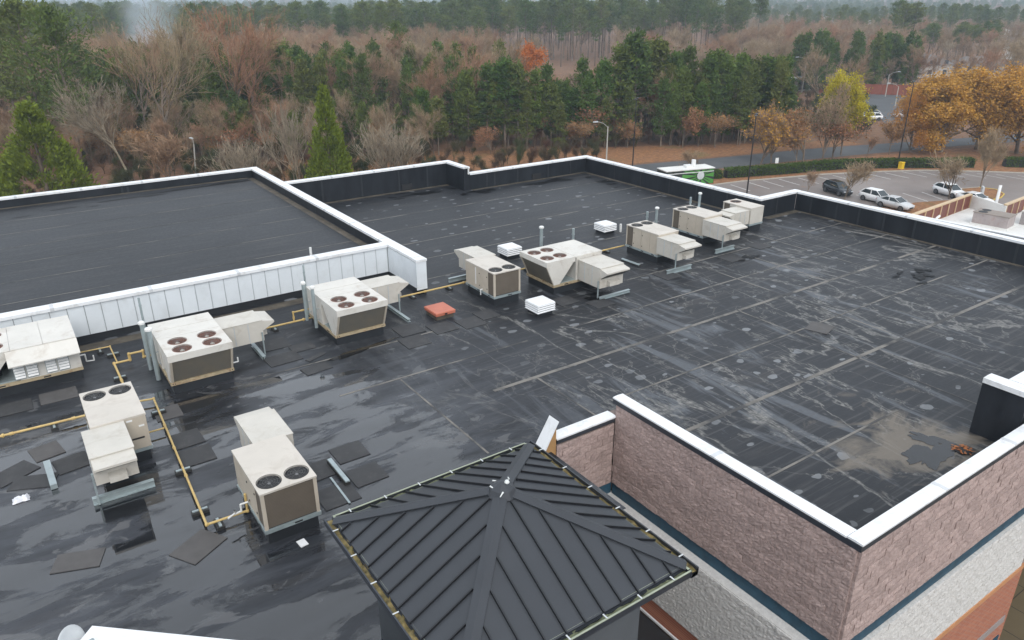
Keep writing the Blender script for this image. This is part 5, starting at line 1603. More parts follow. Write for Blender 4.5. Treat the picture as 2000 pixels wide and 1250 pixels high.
# ---- vehicles
def make_car(loc, rz, paint_mat, label, L=4.35, W=1.80, H=1.52, suv=True):
    A = tag(empty('parked_car', loc, rz), label, 'car', 'cars in the parking lot')
    h = W/2
    # body: stations along x, each a half-section swept to both sides
    st = [(-L*.5, .46, .92, .70), (-L*.485, .34, 1.00, .82), (-L*.40, .26, 1.03, .93), (-L*.15, .22, .98, 1.0), (L*.10, .22, .96, 1.0), (L*.24, .24, .94, .98), (L*.40, .26, .82, .93), (L*.475, .30, .70, .82), (L*.5, .40, .60, .68)]
    V, F = [], []
    for x, zl, zh, wf in st:
        w = h*wf
        zm = zl+(zh-zl)*.55
        V += [(x, -w*.90, zl), (x, -w, zm), (x, -w*.93, zh-.03), (x, -w*.72, zh), (x, w*.72, zh), (x, w*.93, zh-.03), (x, w, zm), (x, w*.90, zl)]
    n = 8
    for k in range(len(st)-1):
        for i in range(n):
            j = (i+1) % n
            F.append((k*n+i, k*n+j, (k+1)*n+j, (k+1)*n+i))
    F += [tuple(range(n-1, -1, -1)), tuple(range((len(st)-1)*n, len(st)*n))]
    body = MB().add(V, F).build('body', paint_mat, A, smooth=True)
    # cabin: glasshouse with painted roof
    zb = .95
    xs = (-L*.47, -L*.33, L*.07, L*.25) if suv else (-L*.42, -L*.22, L*.05, L*.24)
    def ring(x, w, z): return [(x, -w, z), (x, w, z)]
    wt, wb = h*.70, h*.90
    G4 = [(xs[0], -wb*.9, zb), (xs[0], wb*.9, zb), (xs[1], wt, H-.04), (xs[1], -wt, H-.04), (xs[3], -wb*.92, zb-.02), (xs[3], wb*.92, zb-.02), (xs[2], wt, H-.02), (xs[2], -wt, H-.02)]
    MB().add(G4, [(0, 3, 7, 4)]).build('side_window', 'car_glass', A)
    MB().add(G4, [(1, 5, 6, 2)]).build('side_window', 'car_glass', A)
    MB().add(G4, [(4, 7, 6, 5)]).build('windscreen', 'car_glass', A)
    MB().add(G4, [(0, 1, 2, 3)]).build('rear_window', 'car_glass', A)
    rf = [(xs[1]-.06, wt*1.02), (xs[2]+.04, wt*1.02)]
    MB().add([(xs[1]-.10, -wt*1.03, H-.07), (xs[1]-.10, wt*1.03, H-.07), (xs[2]+.06, wt*1.03, H-.05), (xs[2]+.06, -wt*1.03, H-.05),
              (xs[1]+.10, -wt*.85, H), (xs[1]+.10, wt*.85, H), (xs[2]-.05, wt*.85, H+.015), (xs[2]-.05, -wt*.85, H+.015)],
             [(0, 3, 2, 1), (4, 5, 6, 7), (0, 1, 5, 4), (1, 2, 6, 5), (2, 3, 7, 6), (3, 0, 4, 7)]).build('roof', paint_mat, A)
    for s in (-1, 1):                                   # pillars
        for (xa, xb, wd) in ((xs[3], xs[2], .05), (xs[0], xs[1], .12), (-L*.09, -L*.10, .06)):
            ya, yb = s*wb*.925, s*wt*1.02
            za = zb-.01
            d = wd
            MB().add([(xa-d, ya, za), (xa+d, ya, za), (xb+d, yb, H-.045), (xb-d, yb, H-.045), (xa-d, ya-s*.04, za), (xa+d, ya-s*.04, za), (xb+d, yb-s*.04, H-.045), (xb-d, yb-s*.04, H-.045)],
                     [(0, 1, 2, 3), (7, 6, 5, 4), (0, 4, 5, 1), (1, 5, 6, 2), (2, 6, 7, 3), (3, 7, 4, 0)]).build('pillar', paint_mat, A)
        MB().box(L*.44, L*.492, *sorted((s*h*.45, s*h*.76)), .62, .72).build('headlight', 'clear_light', A)
        MB().box(-L*.492, -L*.45, *sorted((s*h*.50, s*h*.80)), .80, .92).build('tail_light', 'red_light', A)
        MB().box(L*.16, L*.20, *sorted((s*h*1.0, s*h*1.12)), .93, 1.04).build('mirror', paint_mat, A)
    MB().box(L*.47, L*.503, -h*.42, h*.42, .38, .56).build('grille', 'dark', A)
    for x in (-L*.30, L*.31):
        for s in (-1, 1):
            w = MB()
            y0 = s*(h-.20)
            w.tube((x, y0, .34), (x, s*(h+.012), .34), .345, n=20)
            w = w.build('wheel', 'tyre', A)
            MB().tube((x, s*(h+.0125), .34), (x, s*(h+.022), .34), .225, n=14).build('rim', 'rim', w)
    return A
Zc = G+.026
make_car((90.35, 50.3, Zc), R(-96), 'car_white', 'white crossover car parked below the bare tree, second from the left')
make_car((89.15, 47.2, Zc), R(-94), 'car_silver', 'silver white car half hidden by the parapet, in front of the white crossover', H=1.42, suv=False)
make_car((90.2, 55.7, Zc), R(-108), 'car_dark', 'dark car parked behind the bare young tree at the parapet step', H=1.6)
make_car((101.0, 46.7, Zc), R(-107), 'car_white', 'white crossover car parked next to the tree island')
make_car((99.2, 42.6, Zc), R(-100), 'car_white', 'white car mostly hidden behind the brown parapet panels', suv=False, H=1.4)
for i, (x, y) in enumerate(((158, 93), (154.5, 90.5), (163, 88))):
    make_car((x, y, G+.035), R(140), ('car_silver', 'car_white', 'car_white')[i], ('silver car seen through the yellow and russet trees', 'white car seen low behind the russet tree', 'white car in the far parking lot beside golden tree')[i])

# food trailer with a green sunburst wrap
tr = tag(empty('food_trailer', (76.6, 69.8, G), R(-15)), 'white roofed trailer with green and black sunburst side', 'trailer')
L, W, Hh = 7.4, 2.4, 2.7
MB().box(-L/2, L/2, -W/2, W/2, .55, Hh-.12).build('body', 'black_wrap', tr)
MB().box(-L/2-.05, L/2+.05, -W/2-.05, W/2+.05, Hh-.119, Hh).build('roof', 'roof_white', tr)
MB().box(-.2, .8, -.4, .4, Hh+.001, Hh+.35).build('roof_vent', 'white', tr); MB().tube((1.3, .3, Hh), (1.3, .3, Hh+.9), .3, n=12).build('exhaust_stack', 'white', tr)
for i in range(14):
    a = 2*math.pi*i/14
    for face in (-1, 1):
        c = (1.6, 1.75)
        q = []
        for da, rr_ in ((-.10, .5), (.10, .5), (.14, 2.2), (-.14, 2.2)):
            q.append((max(-L/2+.05, min(L/2-.05, c[0]+rr_*math.cos(a+da)*1.3)), max(.6, min(Hh-.2, c[1]+rr_*math.sin(a+da)))))
        MB().add([(u, face*(W/2+.006), v) for u, v in q], [(0, 1, 2, 3)]).build('sunburst_ray', 'green_wrap', tr)
for face in (-1, 1):
    MB().tube((1.6, face*(W/2+.007), 1.75), (1.6, face*(W/2+.02), 1.75), .55, n=20).build('round_emblem', 'lamp_grey', tr)
MB().box(-L/2+.1, L/2-.1, -W/2-.03, -W/2-.008, Hh-.5, Hh-.42).build('awning_rail', 'white', tr)
for x in (-.6, .5):
    for s in (-1, 1):
        MB().tube((x, s*(W/2-.25), .36), (x, s*(W/2-.02), .36), .36, n=16).build('wheel', 'tyre', tr)
MB().box(-L/2-1.2, -L/2, -.06, .06, .5, .6).build('tow_bar', 'pole_black', tr)

# ================================================================== TREES
nr = np.random.default_rng(11)
def tubes(segs, n=3):
    segs = np.asarray(segs, float)                     # p0(3) p1(3) r0 r1
    p0, p1, r0, r1 = segs[:, :3], segs[:, 3:6], segs[:, 6], segs[:, 7]
    d = p1-p0
    d /= np.linalg.norm(d, axis=1, keepdims=True)+1e-9
    ref = np.where(np.abs(d[:, 2:3]) > 0.9, np.array([[1., 0, 0]]), np.array([[0, 0, 1.]]))
    a = np.cross(d, ref); a /= np.linalg.norm(a, axis=1, keepdims=True)+1e-9
    b = np.cross(d, a)
    m = len(segs)
    V = np.zeros((m, 2*n, 3))
    for i in range(n):
        t = 2*math.pi*i/n
        o = a*math.cos(t)+b*math.sin(t)
        V[:, i] = p0+o*r0[:, None]
        V[:, n+i] = p1+o*r1[:, None]
    base = (np.arange(m)*2*n)[:, None]
    Q = np.concatenate([base+np.array([[i, (i+1) % n, n+(i+1) % n, n+i]]) for i in range(n)], 0)
    return V.reshape(-1, 3), Q

def quads(c, size, aspect=0.5, upbias=0.0, dirs=None):
    c = np.asarray(c, float)
    m = len(c)
    u = nr.normal(size=(m, 3)) if dirs is None else dirs+nr.normal(size=(m, 3))*0.45
    u[:, 2] += upbias
    u /= np.linalg.norm(u, axis=1, keepdims=True)+1e-9
    w = np.cross(u, nr.normal(size=(m, 3))); w /= np.linalg.norm(w, axis=1, keepdims=True)+1e-9
    s = (size*nr.uniform(0.6, 1.35, m))[:, None]
    u, w = u*s*0.5, w*s*0.5*aspect
    V = np.stack([c-u, c-w*0.9+u*0.1, c+u, c+w*0.9+u*0.1], 1)
    return V.reshape(-1, 3), np.arange(4*m).reshape(m, 4)

def merge(*parts):
    Vs, Qs, o = [], [], 0
    for V, Q in parts:
        Vs.append(V); Qs.append(Q+o); o += len(V)
    return np.concatenate(Vs), np.concatenate(Qs)

def skeleton(h, trunk, spread, r0, kids=(7, 5, 5, 4), up=0.35, vase=False, lean=(0, 0), stems=1):
    """recursive limbs; returns trunk/limb segments, twig segments and tips"""
    big, small, tips = [], [], []
    def branch(p, d, ln, r, lvl):
        nseg = 3 if lvl < 2 else 2
        pts = [p]
        for i in range(nseg):
            d = d+nr.normal(size=3)*(0.10 if lvl == 0 else 0.17)
            d[2] += up*0.10*(lvl > 0)
            d = d/np.linalg.norm(d)
            q = pts[-1]+d*ln/nseg
            ra, rb = r*(1-0.55*i/nseg), r*(1-0.55*(i+1)/nseg)
            (big if lvl < 2 else small).append([*pts[-1], *q, ra, rb])
            pts.append(q)
        if lvl >= len(kids):
            tips.append(np.concatenate([pts[-1], d]))
            return
        k = kids[lvl]
        for i in range(k):
            t = nr.uniform(0.30, 1.0) if lvl else nr.uniform(trunk, 1.0)
            f = t*nseg; j = min(int(f), nseg-1)
            q = pts[j]+(pts[j+1]-pts[j])*(f-j)
            a = nr.uniform(0, 2*math.pi)
            side = np.cross(d, [math.cos(a), math.sin(a), 0.3]); side /= np.linalg.norm(side)+1e-9
            sp_ = spread*(0.75 if lvl else 1.0)*nr.uniform(0.7, 1.25)
            nd = d*1.0+side*sp_
            nd[2] += up*0.5
            nd /= np.linalg.norm(nd)
            l2 = ln*(0.62 if lvl else 0.62*(1.25-0.55*t))*nr.uniform(0.75, 1.2)
            branch(q, nd, l2, r*(0.52 if lvl else 0.55*(1.25-0.6*t)), lvl+1)
        tips.append(np.concatenate([pts[-1], d]))
    for s in range(stems):
        a = 2*math.pi*s/max(stems, 1)+nr.uniform(-.3, .3)
        d0 = np.array([lean[0], lean[1], 1.0])
        if stems > 1:
            d0 = np.array([math.cos(a)*nr.uniform(.15, .7), math.sin(a)*nr.uniform(.15, .7), 1.0])
        branch(np.array([0.05*math.cos(a), 0.05*math.sin(a), -0.3])*(1 if stems > 1 else 0)+np.array([0, 0, -0.3]), d0/np.linalg.norm(d0), h*0.62, r0, 0)
    return big, small, np.array(tips)

def norm_h(h, *arrs):
    top = max(a[:, 2].max() for a in arrs)
    return [a*(h/top) for a in arrs]

def bare_asset(h, spread, r0, kids, up=0.35, trunk=0.3, stems=1, fuzz=3, lean=(0, 0), bark='bark', twig='twig', leaf=None, leaf_n=0, leaf_size=0.3, twig_r=0.022):
    big, small, tips = skeleton(h, trunk, spread, r0, kids, up, lean=lean, stems=stems)
    big, small = np.array(big), np.array(small)
    small[:, 6:] = np.maximum(small[:, 6:], twig_r)
    Vb, Qb = tubes(big, 5)
    parts = [tubes(small, 3)]
    if fuzz:
        c = np.repeat(tips, fuzz, 0)
        cc = c[:, :3]+nr.normal(size=(len(c), 3))*0.28
        parts.append(quads(cc, 0.95, 0.055, 0.25, c[:, 3:]))
    Vt, Qt = merge(*parts)
    Vl = None
    if leaf:
        c = np.repeat(tips[:, :3], leaf_n, 0)
        Vl, Ql = quads(c+nr.normal(size=c.shape)*0.42, leaf_size, 0.75)
    if Vl is not None:
        Vb, Vt, Vl = norm_h(h, Vb, Vt, Vl)
    else:
        Vb, Vt = norm_h(h, Vb, Vt)
    trunk_me = np_mesh('trunk', Vb, Qb, [bark], smooth=True)
    if leaf:
        V, Q = merge((Vl, Ql), (Vt, Qt))
        idx = np.r_[np.zeros(len(Ql)), np.ones(len(Qt))]
        crown = np_mesh('crown', V, Q, [leaf, twig], idx)
    else:
        crown = np_mesh('branches', Vt, Qt, [twig])
    return trunk_me, crown, h

def pine_asset(h, crown_from, width, whorls, per, clumps, mat, r0=0.2, needle=0.5, cn=15, conic=True):
    segs, cs = [], []
    n = 8
    p = np.array([0, 0, -0.3]); path = [p]
    for i in range(n):
        q = np.array([0.012*h*nr.normal()*(i > 1)*0.5, 0.012*h*nr.normal()*(i > 1)*0.5, h*(i+1)/n*0.985])
        segs.append([*path[-1], *q, r0*(1-i/n*0.85), r0*(1-(i+1)/n*0.85)])
        path.append(q)
    def on(z):
        f = max(0, min(n-1e-6, z/(h*0.985)*n)); j = int(f)
        return path[j]+(path[j+1]-path[j])*(f-j)
    twigs = []
    for w in range(whorls):
        t = (w+nr.uniform(-.3, .3))/whorls
        z = h*(crown_from+(0.985-crown_from)*t)
        prof = ((1-t)**1.05*0.95+0.05)*(0.40+0.60*min(1, t*3.5+0.25)) if conic else (math.sin(math.pi*min(1, 0.12+t*0.95))**0.65)
        base = on(z)
        for b in range(per):
            if nr.random() < 0.16: continue
            a = nr.uniform(0, 2*math.pi)
            ln = width*prof*nr.uniform(0.55, 1.2)+0.25
            d = np.array([math.cos(a), math.sin(a), nr.uniform(0.0, 0.55)+(0.5*t if conic else 0.1)])
            d /= np.linalg.norm(d)
            e = base+d*ln
            e[2] += 0.10*ln
            twigs.append([*base, *e, 0.035, 0.015])
            for c in range(clumps):
                f = 1.0-0.28*c
                q = base+(e-base)*f
                k = cn
                off = nr.normal(size=(k, 3))*np.array([0.36, 0.36, 0.24])*(0.6+0.14*width)
                cs.append(np.concatenate([q+off, np.tile(d, (k, 1))], 1))
    c0 = on(h*0.97)
    cs.append(np.concatenate([c0+nr.normal(size=(20, 3))*np.array([.25, .25, .4]), np.tile([0, 0, 1.], (20, 1))], 1))
    cs = np.concatenate(cs)
    V, Q = quads(cs[:, :3], needle, 0.42, 0.3, cs[:, 3:]*0.5)
    Vt, Qt = tubes(segs+twigs, 5)
    return np_mesh('trunk', Vt, Qt, ['bark'], smooth=True), np_mesh('crown', V, Q, [mat]), h

def cedar_asset(h, r):
    c, d = [], []
    m = 14000
    lob = [(nr.uniform(0, 6.28), nr.uniform(0, 1), nr.uniform(.12, .3)) for _ in range(160)]
    for (a, t, s) in lob:
        k = m//160
        z = h*(0.02+0.97*t**1.25)
        rad = r*(1-z/h)**0.85*(0.80+0.2*nr.random())
        q = np.array([rad*math.cos(a), rad*math.sin(a), z])
        off = nr.normal(size=(k, 3))*np.array([.48, .48, .75])*(0.35+0.65*(1-z/h))
        c.append(q+off)
        d.append(np.tile([math.cos(a)*.7, math.sin(a)*.7, .9], (k, 1)))
    V, Q = quads(np.concatenate(c), 0.48, 0.42, 0.3, np.concatenate(d))
    V[:, 2] = np.maximum(V[:, 2], 0.0)
    Vt, Qt = tubes([[0, 0, -.3, 0, 0, h*.93, .28, .03]], 7)
    return np_mesh('trunk', Vt, Qt, ['bark'], smooth=True), np_mesh('crown', V, Q, ['cedar']), h

ASSET = {
    'pine': [pine_asset(24, cf, w, 12, 6, 3, 'pine', 0.26, 0.66, 14, False) for cf, w in ((0.58, 3.4), (0.52, 3.9), (0.64, 3.1))],
    'wide_pine': [pine_asset(24, cf, w, 13, 6, 4, 'pine', 0.30, 0.66, 15, False) for cf, w in ((0.30, 5.8), (0.38, 5.2))],
    'young_pine': [pine_asset(14, cf, w, 15, 7, 2, 'young_pine', 0.14, 0.52, 16) for cf, w in ((0.22, 2.2), (0.34, 1.9), (0.16, 2.6), (0.40, 2.4), (0.26, 1.7), (0.20, 2.3))],
    'bare': [bare_asset(15, 0.62, 0.17, (8, 5, 5, 3), fuzz=2), bare_asset(15, 0.50, 0.16, (8, 5, 5, 3), fuzz=2, up=0.5), bare_asset(15, 0.75, 0.18, (8, 5, 5, 3), fuzz=1), bare_asset(15, 0.42, 0.15, (9, 5, 5, 3), fuzz=1, up=0.6, trunk=0.2)],
    'tall_bare': [bare_asset(23, 0.50, 0.24, (11, 5, 4, 3), fuzz=2, up=0.4, trunk=0.35, twig_r=0.025), bare_asset(23, 0.62, 0.24, (11, 5, 4, 3), fuzz=2, up=0.3, trunk=0.4, twig_r=0.025)],
    'russet': [bare_asset(8, 0.65, 0.13, (7, 5, 4, 3), fuzz=1, leaf='russet', leaf_n=3, leaf_size=0.34), bare_asset(8, 0.8, 0.12, (7, 5, 4, 3), fuzz=1, leaf='russet', leaf_n=2, leaf_size=0.34)],
    'gold': [bare_asset(13, 1.0, 0.26, (13, 7, 5, 4), fuzz=0, up=0.25, trunk=0.10, leaf='gold', leaf_n=16, leaf_size=0.30), bare_asset(13, 0.95, 0.26, (13, 7, 5, 4), fuzz=0, up=0.3, trunk=0.10, leaf='gold', leaf_n=16, leaf_size=0.30)],
    'yellow': [bare_asset(13, 0.60, 0.18, (14, 7, 5, 4), fuzz=0, up=0.6, trunk=0.10, leaf='yellow_leaf', leaf_n=15, leaf_size=0.32)],
    'orange': [bare_asset(12, 0.60, 0.18, (9, 5, 5, 4), fuzz=0, up=0.5, trunk=0.2, leaf='orange_leaf', leaf_n=7, leaf_size=0.42)],
    'thin_gold': [bare_asset(9, 0.66, 0.15, (8, 5, 5, 3), fuzz=2, trunk=0.2, leaf='gold', leaf_n=2, leaf_size=0.30)],
    'olive': [bare_asset(11, 0.55, 0.15, (9, 6, 5, 4), fuzz=2, up=0.6, trunk=0.15, leaf='hedge', leaf_n=1, leaf_size=0.24)],
    'vase': [bare_asset(12, 0.42, 0.10, (5, 4, 4), fuzz=0, up=0.7, trunk=0.35, stems=8, bark='pale_bark', twig='pale_bark', twig_r=0.020)],
    'crape': [bare_asset(7, 0.30, 0.05, (4, 3), fuzz=1, up=0.5, trunk=0.35, stems=34, bark='pale_bark', twig='pale_bark', twig_r=0.016)],
    'sycamore': [bare_asset(17, 0.60, 0.20, (9, 5, 4, 3), fuzz=1, up=0.35, trunk=0.40, lean=(-0.16, 0.03), bark='pale_bark', twig='pale_bark', twig_r=0.024)],
    'small_bare': [bare_asset(6, 0.72, 0.10, (8, 5, 4, 3), fuzz=1, up=0.3, trunk=0.28, twig_r=0.014)],
    'pink_vase': [bare_asset(8, 0.45, 0.14, (10, 6, 5, 4), fuzz=3, up=0.6, trunk=0.25, twig_r=0.014)],
    'cedar': [cedar_asset(14.5, 5.0), cedar_asset(14.5, 3.4)],
}
NAMES = {'pine': 'pine_tree', 'wide_pine': 'pine_tree', 'young_pine': 'young_pine_tree', 'bare': 'bare_tree', 'tall_bare': 'tall_bare_tree', 'russet': 'russet_tree', 'gold': 'golden_tree', 'yellow': 'yellow_tree',
         'orange': 'orange_tree', 'thin_gold': 'thinning_tree', 'olive': 'olive_twig_tree', 'vase': 'multi_stem_tree', 'crape': 'bare_shrub', 'sycamore': 'pale_bare_tree', 'small_bare': 'small_bare_tree', 'pink_vase': 'vase_shaped_tree', 'cedar': 'cedar_tree'}
def plant(kind, x, y, h, label, group=None, rz=None, wide=1.0, var=None, z=None):
    a = ASSET[kind]
    tm, cm, h0 = a[rnd.randrange(len(a)) if var is None else var]
    z = hill(x, y) if z is None else z
    o = empty(NAMES[kind], (x, y, z), rnd.uniform(0, 6.28) if rz is None else rz)
    s = h/h0
    o.scale = (s*wide, s*wide, s)
    tag(o, label, 'tree' if kind != 'crape' else 'shrub', group)
    obj('trunk', tm, o)
    obj('branches' if cm.name.startswith('branches') else 'crown', cm, o)
    return o
def column(p, z):
    q = np.array([p.x, p.y, z-CAM_H])
    return 1000+F_PX*q.dot(_r)/q.dot(_f)
def plant_px(kind, bx, by, ty, label, tx=None, **kw):
    """stand a tree on the ground; with tx the tree's top is seen in that picture column"""
    p = at(bx, by)
    h = height_at(bx, ty, p.x, p.y)-G
    if tx is not None:
        for _ in range(8):
            h = height_at(tx, ty, p.x, p.y)-G
            bx += tx-column(p, G+h)
            p = at(bx, by)
    return plant(kind, p.x, p.y, h, label, **kw)

# single trees that the photograph shows as individuals
plant_px('cedar', 85, 425, 196, 'big yellow green conical cedar above the left parapet', tx=48, var=0, wide=1.35)
plant_px('cedar', 668, 400, 172, 'slim green cedar behind the bare multi stemmed tree', tx=630, var=1, wide=0.95)
plant_px('sycamore', 262, 372, 132, 'pale barked leaning bare tree right of the big cedar', rz=R(34))
plant_px('small_bare', 335, 372, 238, 'crooked pale bare tree between the leaning one and the lamp post', wide=1.2)
plant_px('vase', 578, 378, 178, 'fan shaped bare tree of many pale stems above the parapet corner', tx=560)
plant_px('crape', 768, 352, 222, 'wide bare shrub of upright pale twigs in front of the pines', wide=1.25)
plant_px('crape', 480, 378, 250, 'smaller bare shrub left of the fan shaped bare tree', wide=0.9)
plant_px('small_bare', 10, 420, 300, 'thin bare tree at the very left edge beside the cedar')
plant_px('orange', 1022, 205, 74, tx=1022, label= 'bright orange autumn tree rising above the dark pines', wide=0.8)
plant_px('wide_pine', 774, 215, 36, tx=774, label= 'lone dark pine standing out among the bare pinkish trees', wide=0.8)
for bx, by, ty, lb in ((22, 318, -14, 'tallest big pine at the upper left corner'), (88, 330, 2, 'broad big pine right of the tallest at upper left'), (140, 285, 78, 'lower big pine with a drooping right side at upper left'), (-25, 300, 10, 'big pine cut by the upper left edge')):
    plant_px('wide_pine', bx, by, ty, lb, tx=bx, wide=1.1)
for bx, by, ty, lb in ((272, 325, -22, 'tall bare tree beside the smoke at the upper left'), (430, 300, -14, 'tall bare tree right of the smoke'), (240, 290, 20, 'shorter tall bare tree left of the smoke'), (468, 275, 6, 'tall bare tree topped in brown above the young pines')):
    plant_px('tall_bare', bx, by, ty, lb, tx=bx)
# trees along the road and in the lot
plant_px('thin_gold', 1484, 322, 188, 'thin leaved golden tree left of the lamp pole by the hedge', wide=1.1)
plant_px('thin_gold', 1505, 322, 206, 'second thin leaved golden tree at the left end of the hedge')
plant_px('russet', 1568, 316, 196, 'russet tree leaning over the hedge left of the yellow tree', wide=1.15)
plant_px('small_bare', 1556, 318, 238, 'straight dark young trunk left of the russet tree')
plant_px('olive', 1606, 315, 150, 'greyish olive twiggy tree in front of the yellow tree', wide=0.9)
plant_px('russet', 1626, 313, 225, 'low russet tree right of the olive twiggy tree', wide=1.3)
plant_px('yellow', 1690, 303, 124, 'bright yellow green tree beyond the hedge', tx=1672, wide=0.85)
plant_px('small_bare', 1693, 305, 262, 'short dark trunk at the hedge below the yellow tree')
plant_px('russet', 1736, 302, 228, 'small russet tree left of the leaning black lamp pole')
plant_px('gold', 1774, 299, 168, 'narrow golden tree right behind the leaning black lamp pole', wide=0.8)
plant_px('gold', 1838, 297, 118, 'big round golden orange tree right of the lamp pole', wide=1.3)
plant_px('gold', 1905, 292, 128, 'middle golden orange tree of the clump at right', wide=1.25)
plant_px('gold', 1985, 300, 112, 'golden orange tree filling the right edge', wide=1.35)
plant_px('pink_vase', 1915, 366, 240, 'bare pinkish vase shaped tree on the island', wide=0.85)
plant_px('small_bare', 1853, 388, 288, 'small bare dark tree in front of the white crossover', wide=1.15)
plant_px('small_bare', 1648, 390, 300, 'small bare tree rising over the parapet by the dark car', wide=1.25)
plant_px('small_bare', 1577, 378, 328, 'tiny bare sapling left of the dark car')
plant_px('small_bare', 1350, 345, 288, 'bare brownish small tree behind the trailer', wide=1.2)

# the woodland edge: individuals of each kind
def inside(p, poly):
    c = False
    for (x0, y0), (x1, y1) in zip(poly, poly[1:]+poly[:1]):
        if (y0 > p[1]) != (y1 > p[1]) and p[0] < (x1-x0)*(p[1]-y0)/(y1-y0)+x0:
            c = not c
    return c
def stand(kind, poly, n, h0, h1, label, group, wide=(0.85, 1.15)):
    """n trees at random spots of a ground area outlined in picture coordinates"""
    xs, ys = [p[0] for p in poly], [p[1] for p in poly]
    k = 0
    while k < n:
        p = (rnd.uniform(min(xs), max(xs)), rnd.uniform(min(ys), max(ys)))
        if not inside(p, poly): continue
        g = at(*p)
        plant(kind, g.x, g.y, rnd.uniform(h0, h1), label, group, wide=rnd.uniform(*wide))
        k += 1
for bx, by, ty in ((232, 262, 118), (310, 268, 98), (352, 262, 112), (395, 255, 106), (440, 262, 118), (488, 262, 82), (540, 255, 78), (583, 256, 106), (625, 255, 110), (660, 252, 98), (702, 262, 152),
                   (880, 275, 150), (950, 287, 124), (985, 287, 116), (1012, 287, 120), (1046, 288, 132), (1078, 286, 160), (912, 286, 166), (848, 282, 190), (1120, 284, 168), (1150, 288, 150), (1182, 285, 116),
                   (1215, 282, 82), (1246, 280, 58), (1290, 274, 72), (1320, 276, 96), (1350, 272, 86), (1390, 280, 100), (1426, 276, 106), (1452, 272, 100), (1480, 272, 112), (1503, 272, 106), (1530, 268, 112),
                   (270, 246, 122), (1270, 266, 78), (1410, 258, 96), (1232, 288, 168), (1185, 290, 190), (965, 288, 160), (1030, 290, 175), (1095, 292, 200), (1340, 284, 130), (1455, 284, 150), (1375, 286, 160), (1300, 286, 150)):
    plant_px('young_pine', bx, by, ty, tx=bx, label='green young pine in the woodland edge behind the roof', group='young pines at the wood edge', wide=rnd.uniform(.9, 1.6))
stand('young_pine', [(200, 285), (720, 275), (720, 235), (200, 230)], 54, 11, 15.5, 'green young pine in the woodland edge behind the roof', 'young pines at the wood edge')
stand('young_pine', [(830, 290), (1550, 284), (1550, 262), (830, 262)], 46, 10, 15, 'green young pine in the woodland edge behind the roof', 'young pines at the wood edge')
stand('young_pine', [(1545, 188), (1790, 178), (1790, 166), (1545, 172)], 40, 11, 16, 'bluish green pine in the belt behind the far parking lot', 'pines behind the far parking lot')
stand('bare', [(560, 275), (985, 275), (985, 178), (560, 178)], 62, 12, 18.5, 'bare pinkish brown tree in the woods behind the roof', 'bare trees in the woods')
stand('bare', [(-60, 300), (560, 280), (560, 188), (-60, 200)], 44, 7, 11.5, 'bare pinkish brown tree in the woods behind the roof', 'bare trees in the woods')
stand('bare', [(1050, 288), (1480, 284), (1480, 250), (1050, 250)], 36, 9, 13.5, 'bare pinkish brown tree in the woods behind the roof', 'bare trees in the woods')
stand('young_pine', [(330, 318), (900, 304), (900, 286), (330, 290)], 34, 6.5, 11, 'green young pine in the woodland edge behind the roof', 'young pines at the wood edge', (1.0, 1.5))
stand('young_pine', [(560, 262), (980, 268), (980, 215), (560, 215)], 26, 12, 17, 'green young pine in the woodland edge behind the roof', 'young pines at the wood edge')
stand('young_pine', [(180, 275), (900, 268), (900, 226), (180, 228)], 34, 12.5, 17, 'green young pine in the woodland edge behind the roof', 'young pines at the wood edge', (0.9, 1.4))
stand('bare', [(1480, 136), (1800, 132), (1800, 112), (1480, 112)], 44, 12, 18, 'hazy bare brown tree far behind the yellow tree', 'far bare trees')
stand('pine', [(860, 118), (1490, 126), (1490, 104), (860, 100)], 90, 21, 28, 'tall straight pine of the far stand on the skyline', 'tall pines on the skyline')
stand('pine', [(1735, 126), (1775, 126), (1775, 118), (1735, 118)], 4, 21, 24, 'tall dark pine of the clump above the grey roofed house', 'tall pines above the house')
stand('pine', [(1790, 126), (1940, 128), (1940, 116), (1790, 112)], 18, 12, 16, 'dark hazy pine behind the golden trees', 'pines behind the golden trees', (1.1, 1.5))
stand('russet', [(-40, 345), (1240, 298), (1240, 286), (-40, 312)], 24, 3.5, 6, 'low russet sapling at the foot of the woods', 'russet saplings along the woods', (0.9, 1.4))
stand('bare', [(-60, 345), (860, 325), (860, 286), (-60, 300)], 58, 6.5, 11, 'bare pinkish brown tree in the woods behind the roof', 'bare trees in the woods')
stand('russet', [(1040, 293), (1490, 287), (1490, 272), (1040, 275)], 9, 4.5, 8, 'brown leaved tree among the pines at the wood edge', 'brown leaved trees among the pines', (0.9, 1.3))
stand('tall_bare', [(200, 260), (520, 240), (520, 200), (200, 210)], 8, 15, 21, 'slender tall bare tree standing among the young pines', 'slender bare trees among the pines')

